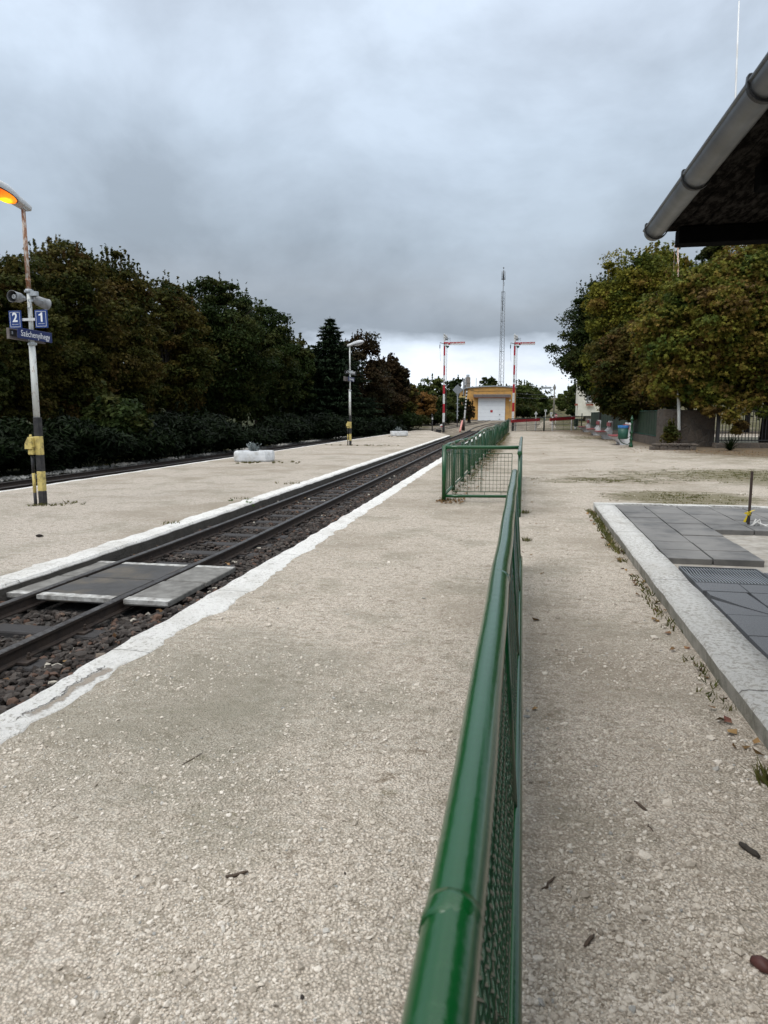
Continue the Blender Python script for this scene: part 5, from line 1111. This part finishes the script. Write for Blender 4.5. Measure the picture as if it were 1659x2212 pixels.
# row left: front
tree(-75,545,21.5,105,'olive brown tree at the far left edge behind the lit lamp post',L['olive'],leaf=.125,nclump=260,per=200,tmpl=MAPLE,sprigs=20)
tree(55,548,25,110,'olive tree directly behind the station name board',L['olive'],leaf=.125,nclump=260,per=200,tmpl=MAPLE,sprigs=30)
tree(170,520,29,125,'tallest olive brown tree with loose top shoots right of the lit lamp post',L['olive'],leaf=.135,nclump=330,per=200,tmpl=MAPLE,sprigs=60)
tree(270,540,32,100,'olive tree with thin upright shoots, right of the tallest left tree',L['olive'],leaf=.14,nclump=250,per=190,sprigs=70)
tree(375,592,38,95,'brownish green tree with a rounded crown left of the dark domed trees',L['olive'],leaf=.16,nclump=240,per=180,sprigs=25)
tree(485,596,43,112,'broad dark green domed tree above the nearer planter',L['dark'],leaf=.17,nclump=300,per=180,sprigs=20)
tree(568,645,49,82,'dark green tree sloping down to the right of the broad dome',L['dark'],leaf=.18,nclump=220,per=180,sprigs=12)
tree(628,712,54,60,'low dark tree in the dip left of the spruce',L['dark'],leaf=.23,nclump=150,sprigs=8)
tree(668,738,64,40,'pale green treetop peeping behind the dip left of the spruce',L['mid'],leaf=.26,nclump=90,sprigs=10)
spruce(717,684,57,120,'dark pointed spruce left of the far lamp post',GL)
spruce(655,752,55,80,'smaller dark spruce half hidden left of the tall spruce',GL)
tree(782,722,63,64,'reddish brown tree directly behind the far lamp head',L['brown'],leaf=.22,nclump=170,sprigs=60,hollow=.5)
tree(838,770,70,48,'reddish brown tree right of the far lamp post',L['brown'],leaf=.24,nclump=140,sprigs=60,hollow=.5)
tree(866,822,76,36,'low olive shrubby tree at the right end of the tree row',L['olive'],leaf=.25,nclump=110,sprigs=15)
tree(902,845,84,40,'orange turning shrub left of the semaphore C',L['orange'],leaf=.22,nclump=110,sprigs=15,bottom=.2,cat='shrub',name='shrub')
tree(860,890,74,60,'dark green thicket below the reddish brown trees',L['dark'],leaf=.22,nclump=120,sprigs=5,bottom=.1,cat='shrub',name='shrub')
tree(935,882,86,45,'dark green thicket behind the semaphore C mast',L['dark'],leaf=.22,nclump=110,sprigs=5,bottom=.1,cat='shrub',name='shrub')
tree(985,858,92,34,'dark thicket behind the striped diamond board',L['dark'],leaf=.22,nclump=110,sprigs=8,bottom=.1,cat='shrub',name='shrub')
tree(1010,868,92,14,'thin leafy shrub growing at the left corner of the orange shed',L['brown'],leaf=.2,nclump=26,per=60,sprigs=12,bottom=.4,cat='shrub',name='shrub',hollow=.2)
# back row left closing gaps
for k,(u,v,D_,w,lab) in enumerate(((-40,640,34,120,'shadowed tree filling the gap behind the leftmost olive trees'),(120,620,38,110,'shadowed tree behind the tallest olive tree'),(290,660,44,110,'shadowed tree behind the tree with upright shoots'),(430,680,52,100,'shadowed tree behind the rounded brownish tree'),(560,720,60,85,'shadowed tree behind the sloping dark tree'),(700,790,70,75,'shadowed tree behind the spruce'),(800,830,80,60,'shadowed tree behind the reddish brown trees'))):
    tree(u,v,D_,w,lab,L['dark'],leaf=.32,nclump=130,per=110,sprigs=0,bottom=.3,group='shadowed trees in the second row')
# dark bushes in front
HG='dark hedge bushes along the far track'
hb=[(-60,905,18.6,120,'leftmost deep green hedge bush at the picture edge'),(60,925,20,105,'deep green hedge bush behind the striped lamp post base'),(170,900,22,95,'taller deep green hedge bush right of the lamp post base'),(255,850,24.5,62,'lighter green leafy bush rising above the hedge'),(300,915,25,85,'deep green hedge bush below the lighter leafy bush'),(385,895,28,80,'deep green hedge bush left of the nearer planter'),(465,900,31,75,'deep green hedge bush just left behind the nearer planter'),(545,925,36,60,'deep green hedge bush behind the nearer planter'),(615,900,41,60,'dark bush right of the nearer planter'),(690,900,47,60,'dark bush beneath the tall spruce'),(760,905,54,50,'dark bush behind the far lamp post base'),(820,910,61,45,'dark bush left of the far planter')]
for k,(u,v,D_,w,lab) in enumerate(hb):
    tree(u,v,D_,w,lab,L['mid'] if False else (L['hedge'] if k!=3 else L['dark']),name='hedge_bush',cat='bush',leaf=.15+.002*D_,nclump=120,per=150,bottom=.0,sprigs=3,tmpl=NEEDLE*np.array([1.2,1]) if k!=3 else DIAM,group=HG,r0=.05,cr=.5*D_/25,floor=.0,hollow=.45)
# far trees behind the shed
FG='distant trees behind the shed'
far=[(905,832,118,30,'mid','pale distant tree left of the semaphore C'),(935,811,116,34,'mid','bright green distant tree just left of the semaphore C'),(985,812,128,32,'dark','dark distant tree behind the diamond board'),(1000,840,112,40,'mid','low green distant tree left behind the shed chimney'),(1051,814,128,26,'dark','dark distant tree left of the radio mast'),(1035,832,116,34,'mid','low pale green tree just above the shed roof'),(1085,832,120,26,'mid','low green tree beside the radio mast foot'),(1127,822,122,34,'mid','dark green tree right of the semaphore B'),(1150,842,130,28,'mid','green tree in the wood right of the shed'),(1166,858,145,20,'mid','tree at the left side of the distant track cutting'),(1178,868,180,14,'dark','far tree closing the cutting on the left'),(1208,850,150,20,'mid','tree on the right side of the distant track cutting'),(1228,832,135,26,'mid','green tree between the telegraph pole and the cream house'),(1196,872,230,12,'dark','farthest small tree in the cutting behind the telegraph pole'),(1246,815,125,26,'dark','dark distant tree behind the left corner of the cream house'),(1125,870,105,40,'dark','dark thicket right behind the orange shed'),(1158,882,118,22,'dark','dark thicket left of the distant track'),(1240,880,118,25,'dark','thicket below the cream house corner')]
for u,v,D_,w,mt,lab in far: tree(u,v,D_,w,lab,L[mt],leaf=.36,nclump=80,per=90,bottom=.3,sprigs=8,group=FG)
# right side
RG='maple trees over the benches'
tree(1292,596,62,104,'dark green tree at the left edge of the right hand tree group',L['dark'],leaf=.2,nclump=460,per=200,sprigs=40,bottom=2.9,group=RG,ry=3.2,r0=.22)
tree(1352,545,52,108,'yellow green maple in the middle of the right hand group',L['gold'],leaf=.19,nclump=520,per=202,sprigs=60,bottom=1.5,group=RG,ry=3.2,tmpl=MAPLE,r0=.22)
tree(1400,522,56,80,'tallest yellowish tree just left below the gutter end',L['gold'],leaf=.25,nclump=300,per=150,sprigs=60,bottom=3.5,group=RG,r0=.2)
tree(1515,505,58,80,'dark green treetop between the maples under the roof edge',L['dark'],leaf=.26,nclump=260,per=150,sprigs=10,bottom=3,group=RG,r0=.2)
tree(1350,690,43,88,'brownish twiggy maple standing behind the benches',L['olive'],leaf=.2,nclump=330,per=130,sprigs=20,bottom=1.0,group=RG,tmpl=MAPLE,ry=2.2,r0=.12)
tree(1478,575,35.4,118,'big green and yellow maple above the rubble pier',L['maple'],leaf=.19,nclump=520,per=162,sprigs=30,bottom=1.8,group=RG,tmpl=MAPLE,ry=3.6,r0=.16,floor=1.75)
big=tree(1645,470,35,165,'largest maple with turning leaves at the right picture edge',L['maple'],leaf=.19,nclump=760,per=162,sprigs=40,bottom=1.7,group=RG,tmpl=MAPLE,ry=3.4,r0=.30)
P=[];Hh=[]
for u,v,rr,D_ in ((1530,850,.55,32.6),(1560,868,.6,32.3),(1595,880,.6,32.2),(1575,900,.5,32.1),(1600,918,.32,32.3),(1535,888,.4,32.4),(1625,860,.6,32.4),(1650,890,.6,32.5),(1510,870,.4,32.6),(1590,930,.22,32.3),(1440,800,.7,33),(1470,810,.7,32.8),(1455,840,.6,32.9),(1485,850,.5,32.8),(1425,840,.6,33),(1460,770,.8,33),(1500,800,.7,33),(1430,760,.8,33),(1560,850,.7,33),(1500,840,.6,33)):
    c_=at(u,v,D_); q=RNG.normal(size=(150,3)); q/=np.linalg.norm(q,axis=1)[:,None]; P.append(np.array(c_)+q*(RNG.random((150,1))**.5)*np.array([rr,rr,rr*.7])); Hh.append(np.clip(np.full(150,random.random())+RNG.normal(size=150)*.1,0,1))
P=np.concatenate(P)-np.array(big.location); c_,s_=math.cos(-YAW),math.sin(-YAW); P=np.c_[P[:,0]*c_-P[:,1]*s_,P[:,0]*s_+P[:,1]*c_,P[:,2]]
leaf_object('hanging_branch',P,.22,MAPLE,L['maple'],big,np.tile([0,-.4,.8],(len(P),1)),np.concatenate(Hh),.6)
for u,v,D_,w,lab in ((1330,720,68,75,'shadowed tree behind the benches and green fence'),(1440,740,60,85,'shadowed tree behind the rubble pier'),(1600,700,62,110,'shadowed tree behind the iron fence')): tree(u,v,D_,w,lab,L['dark'],leaf=.34,nclump=170,per=110,sprigs=0,bottom=1.9,group='shadowed trees in the second row',r0=.2)
# hanging ivy bush over the sheet fence
tree(1385,860,44,26,'dark climbing shrub hanging over the green sheet fence',L['hedge'],name='climbing_shrub',cat='shrub',leaf=.15,nclump=60,per=90,bottom=.3,group='shrubs by the fence',r0=.05)
tree(1440,915,32.6,16,'thin green shrub growing in the stone bed before the pier',L['olive'],name='shrub',cat='shrub',leaf=.10,nclump=40,per=50,bottom=.15,group='shrubs by the fence',r0=.03,cr=.25)
# strappy plant
p=ray(1567,30.5,0); C=[];U=[]
t=thing('strappy_plant','spiky dark green long leaved plant at the foot of the iron fence','plant',p)
mb=MB()
for i in range(90):
    a=random.random()*6.28; l=random.uniform(.4,1.1); e=random.uniform(.5,1.4); dx,dy=math.cos(a),math.sin(a); w=.02; pts=[Vector((dx*l*s*math.cos(e),dy*l*s*math.cos(e),l*s*math.sin(e)-.55*l*s*s*(1.3-math.sin(e))+.0)) for s in (0,.35,.7,1)]; n_=Vector((-dy,dx,0))*w; i0=mb.add([q for k,pp in enumerate(pts) for q in (pp-n_*(1,1,.7,.1)[k],pp+n_*(1,1,.7,.1)[k])])
    for k in range(3): mb.face((i0+2*k,i0+2*k+1,i0+2*k+3,i0+2*k+2))
mb.build('leaves',L['dark'],t)
# far wood closing the horizon
P=[];Nn=[];Hh=[]
for i in range(420):
    a=R(-70+140*(i/420))+YAW*0; D_=random.uniform(300,420); u_=math.tan(a)*D_; x=u_*math.cos(YAW)-D_*math.sin(YAW); y=u_*math.sin(YAW)+D_*math.cos(YAW)
    if abs(math.degrees(math.atan2(x,y))-2.5)<1.4: continue
    k=70; q=RNG.normal(size=(k,3)); q/=np.linalg.norm(q,axis=1)[:,None]; rr=random.uniform(4,7); P.append(np.array([x,y,zt(max(y,60))+2])+q*np.array([rr*1.3,rr,rr])); Nn.append(q+[0,0,.6]); Hh.append(np.full(k,random.random()))
tag(leaf_object('far_wood',np.concatenate(P),2.2,DIAM,L['dark'],None,np.concatenate(Nn),np.concatenate(Hh),.6),'far off wood closing the horizon','wood',kind='stuff')
#@@LITTER
def tufts(spots):
    C=[];U=[]
    for (x,y,z,r,n,h) in spots:
        a=RNG.random(n)*6.28; rr=r*np.sqrt(RNG.random(n)); C.append(np.c_[x+rr*np.cos(a),y+rr*np.sin(a),np.full(n,z)]); U.append(np.c_[RNG.normal(size=n)*.5,RNG.normal(size=n)*.5,np.full(n,1.)]*h)
    C=np.concatenate(C);U=np.concatenate(U); n=len(C); side=np.cross(U,RNG.normal(size=(n,3))); side/=np.linalg.norm(side,axis=1)[:,None]; w=.0025+.0012*C[:,1]**.5
    V=np.stack([C-side*w[:,None],C+side*w[:,None],C+U*.6+side*w[:,None]*.6,C+U*(.8+.5*RNG.random((n,1))),C+U*.6-side*w[:,None]*.6],1); k=5
    return fastmesh('grass_tufts',V.reshape(-1,3),np.arange(n*k),np.arange(n)*k,np.full(n,k),L['grass'],None,{'tint':RNG.random(n),'hue':RNG.random(n)})
sp=[]
for y in np.arange(2.4,11.6,.09):
    if mnoise.noise(Vector((y*1.3,4,0)))>-.05 or y>8: sp.append((1.10+random.uniform(-.06,.02),y,0,.05,int(14 if y>7.5 else 8),.035 if y<8 else .05))
sp+=[(1.06,3.05,0,.05,60,.07),(.0+.07,8.7,0,.06,30,.05),(.05,11.2,0,.08,40,.05)]
for x,y,r,n in ((-8.1,10.5,.35,90),(-7.7,10.9,.3,50),(-8.55,21.1,.7,260),(-7.7,21.6,.8,160),(-8.5,34.3,1.2,200),(-6.9,34.6,.8,90),(-8.6,48.4,1.2,200),(-4.95,9.1,.12,30),(-4.95,12.,.2,30),(-5.1,15,.3,40)):
    for k in range(10): sp.append((x+random.gauss(0,r*.5),y+random.gauss(0,r*.3),0,.05,n//10,.045))
for k in range(900):
    cx,cy,rx,ry=random.choice(((3.0,13.9,1.3,1.0),(6.2,19,2.2,2.0),(4.2,19,2.6,1.8),(2,17.3,1.6,.7),(6.5,20,2.5,1.5),(4,49,2.5,5)))
    x,y=cx+random.gauss(0,rx*.5),cy+random.gauss(0,ry*.5)
    if y>12: sp.append((x,y,0,.09,9,.016))
for y in np.arange(12.6,60,.35): sp.append((-1.3+random.uniform(-.05,.15),y,0,.10,10,.05))
for y in np.arange(13,60,.25): sp.append((-10.6-random.random()*.3,y,-.2,.1,9,.12))
tag(tufts(sp),'short sparse grass tufts along the kerb, fences and planters','grass',kind='stuff')
# fallen leaves
C=[]
for n,(x0,x1,y0,y1,z) in ((700,(7,13,28.5,32.6,.01)),(260,(4.4,7.5,30,36,.01)),(500,(-1.5,-.9,12.7,40,.01)),(120,(-1.5,-1.0,12.1,12.7,.01)),(34,(-3.3,-2.75,2.2,7.5,-.14)),(30,(-4.6,-2.8,7.5,20,-.14)),(70,(1.0,1.13,2.3,11.6,.01)),(22,(-.1,.25,3,18,.008)),(60,(-1,5,20,34,.01))):
    C.append(np.c_[RNG.uniform(x0,x1,n),RNG.uniform(y0,y1,n),np.full(n,z)+RNG.random(n)*.02])
C=np.concatenate(C); tag(leaf_object('fallen_leaves',C,.05,DIAM*np.array([1.3,.9]),L['litter'],None,np.tile([0,0,1.4],(len(C),1)),None,.45),'small brown fallen leaves along fences, kerb and ballast','leaf litter',kind='stuff')
# a few larger leaves, sticks
def stick(p,ang,l,r,label,m='twig',wob=.0018):
    mb=MB(); pts=[Vector((math.cos(ang)*l*(t-.5),math.sin(ang)*l*(t-.5),r*.9+random.uniform(0,wob)))+Vector((-math.sin(ang),math.cos(ang),0))*random.uniform(-wob,wob)*2 for t in (0,.25,.5,.75,1)]; mb.tube(pts,[r*.7,r,r*.95,r,r*.5],7)
    o=mb.build('stick',M[m]); o.location=p; tag(o,label,'stick','sticks lying on the gravel'); return o
stick(gp(940,1893,0),.75,.085,.006,'short pale brown stick on the gravel left of the foreground railing, near the bottom')if False else None
stick(gp(512,1892),.55,.075,.0065,'short brown stick on the gravel, lower left of the picture')
stick(gp(1186,1911),1.05,.085,.0045,'thin dark stick lying close right of the foreground railing')
stick(gp(1384,1744),-1.0,.07,.006,'short dark bark twig in the middle of the right gravel path')
stick(gp(1619,1842),-1.05,.085,.011,'thick broken dark branch piece near the right picture edge','bark')
stick(gp(1272,2035),1.0,.06,.006,'short pale twig in the coarse gravel at the bottom right')
stick(gp(417,1640),1.25,.13,.002,'very thin long twig on the gravel left of the railing')
stick(gp(1404,1790),-1.35,.045,.003,'thin brown twiglet just below the dark bark twig')
p=gp(1645,2095); mb=MB(); mb.tube([(-.02,.02,.012),(0,0,.016),(.025,-.02,.012)],[.012,.02,.010],9); mb.tube([(-.012,.03,.01),(.0,.012,.02),(.02,.0,.022)],[.008,.013,.008],8); o=mb.build('pine_cone',M['redbrown']); o.location=p; tag(o,'dark reddish brown cone lying at the lower right edge','pine cone')
for (u,v,s,tn,lab) in ((84,1160,.045,.3,'dark stone lying alone on the island gravel right of the track bend'),(653,2155,.008,.2,'small dark pebble at the bottom of the gravel path'),(745,1888,.006,.3,'small dark pebble in the middle of the left gravel')):
    o=rocks('dark_stone',np.array([[0,0,s*.4]]),np.array([s]),M['ballast'],tint=np.array([tn])); o.location=gp(u,v); tag(o,lab,'stone','single dark stones')
# red and yellow leaves beside the near rail, broken concrete lump
o=rocks('pale_rock',np.array([[0,0,.02]]),np.array([.045]),M['palestone'],tint=np.array([.9])); q=gp(212,1473,-.14); o.location=q; tag(o,'angular pale rock in the ballast beside the platform edge','stone','rocks in the ballast')
o=rocks('pale_rock',np.array([[0,0,.02]]),np.array([.05]),M['ballast'],tint=np.array([.985])); o.location=gp(222,1425,-.14); tag(o,'brownish rock in the ballast next to the near rail','stone','rocks in the ballast')
C=[];
for u,v in ((345,1343),(348,1350),(300,1395),(355,1348),(270,1430),(560,1200)): 
    q=gp(u,v,-.11); C.append((q.x,q.y,-.11 if q.x<-2.6 else .01))
tag(leaf_object('red_leaves',np.array(C),.07,MAPLE,L['litter'],None,np.tile([0,0,1.],(len(C),1)),np.full(len(C),1.),.5),'curled reddish maple leaves lying beside the near rail','leaf litter',kind='stuff')
# young plants at the island edge
def seedling(p,s,label,mat='fresh'):
    t=thing('seedling',label,'plant',p,0,'green seedlings at the island edge'); mb=MB(); mb.tube([(0,0,-.1),(0,0,s)],.004,5); mb.build('stem',M['twig'],t)
    C=RNG.normal(size=(26,3))*np.array([.35,.35,.35])*s+np.array([0,0,s*.8]); leaf_object('foliage',C,s*.45,MAPLE,L[mat],t,np.tile([0,0,1.],(26,1)),None,.5)
seedling(gp(500,1094,-.1)+Vector((0,0,0)),.10,'dull green seedling at the white island edge, left of its neighbour','mid'); q=gp(537,1101,-.12); seedling(q,.12,'bright green seedling in the ballast, right of its neighbour')
#@@SKY
w=bpy.data.worlds.new('World'); scene.world=w; w.use_nodes=True; nt=w.node_tree; n=N(nt)
for x in list(nt.nodes): nt.nodes.remove(x)
out=n.n('ShaderNodeOutputWorld'); bg=n.n('ShaderNodeBackground'); n.l(bg.outputs[0],out.inputs[0])
SUN_EL=R(52); SUN_AZ=R(-35)
sky=n.n('ShaderNodeTexSky'); sky.sky_type='NISHITA'; sky.sun_disc=False; sky.sun_elevation=SUN_EL; sky.sun_rotation=R(180)+SUN_AZ
tc=n.n('ShaderNodeTexCoord').outputs['Generated']; s=n.sep(tc)
den=n.math('ADD',n.math('MAXIMUM',s[2],0),.13); px_=n.math('DIVIDE',s[0],den); py_=n.math('DIVIDE',s[1],den)
cv=n.n('ShaderNodeCombineXYZ'); n.l(px_,cv.inputs[0]); n.l(py_,cv.inputs[1]); cp=cv.outputs[0]
n1=n.math('ADD',n.math('MULTIPLY',n.noise(n.scl(tc,(1,1,1.6)),3.6,6,.55,dist=.2),.88),n.math('MULTIPLY',n.noise(cp,.8,4,.5),.12)); n2=n.noise(n.scl(tc,(1,1,3)),3.2,6,.55); n3=n.noise(n.scl(tc,(1,1,2.2)),7,5,.5)
zz=n.math('ADD',s[2],n.math('MULTIPLY',n.math('SUBTRACT',n2,.5),.15)); zz=n.math('ADD',zz,n.math('MULTIPLY',n.math('SUBTRACT',n3,.5),.035))
K=1.6
def c(r,g,b): f=lambda x:(x/255/12.92 if x<=10 else ((x/255+.055)/1.055)**2.4)/K; return (f(r),f(g),f(b))
lum=n.ramp(zz,[(0,c(222,232,243)),(.055,c(228,235,244)),(.080,c(200,211,225)),(.105,c(140,149,160)),(.16,c(148,156,165)),(.24,c(160,172,184)),(.33,c(172,185,199)),(.48,c(192,204,219)),(.65,c(225,232,240)),(.85,(.95,.98,1.0)),(1,(1,1,1))])
br=n.ramp(n1,[(.36,.80),(.45,.93),(.54,1.05),(.64,1.20)]); v=n.n('ShaderNodeMix'); v.data_type='RGBA'; v.blend_type='MULTIPLY'; v.inputs[0].default_value=1; n.l(lum,v.inputs[6]); n.l(br,v.inputs[7]); v.clamp_result=False
sc=n.n('ShaderNodeVectorMath'); sc.operation='SCALE'; n.l(v.outputs[2],sc.inputs[0]); sc.inputs['Scale'].default_value=K*.1/.1
sk=n.n('ShaderNodeVectorMath'); sk.operation='SCALE'; n.l(sky.outputs[0],sk.inputs[0]); sk.inputs['Scale'].default_value=.10
mx=n.mix(.94,sk.outputs[0],sc.outputs[0]); n.l(mx,bg.inputs[0]); bg.inputs[1].default_value=1.0
sd=bpy.data.lights.new('sun','SUN'); sd.energy=1.1; sd.angle=R(28); sd.color=(1,.96,.91); so=bpy.data.objects.new('sun',sd); COL.objects.link(so)
dirv=Vector((math.sin(SUN_AZ)*math.cos(SUN_EL),-math.cos(SUN_AZ)*math.cos(SUN_EL),math.sin(SUN_EL))); so.rotation_euler=dirv.to_track_quat('Z','Y').to_euler(); so.location=(0,0,50)
scene.view_settings.view_transform='Standard'; scene.view_settings.look='None'; scene.view_settings.exposure=.42; scene.view_settings.gamma=1
scene.render.resolution_x=768; scene.render.resolution_y=1024
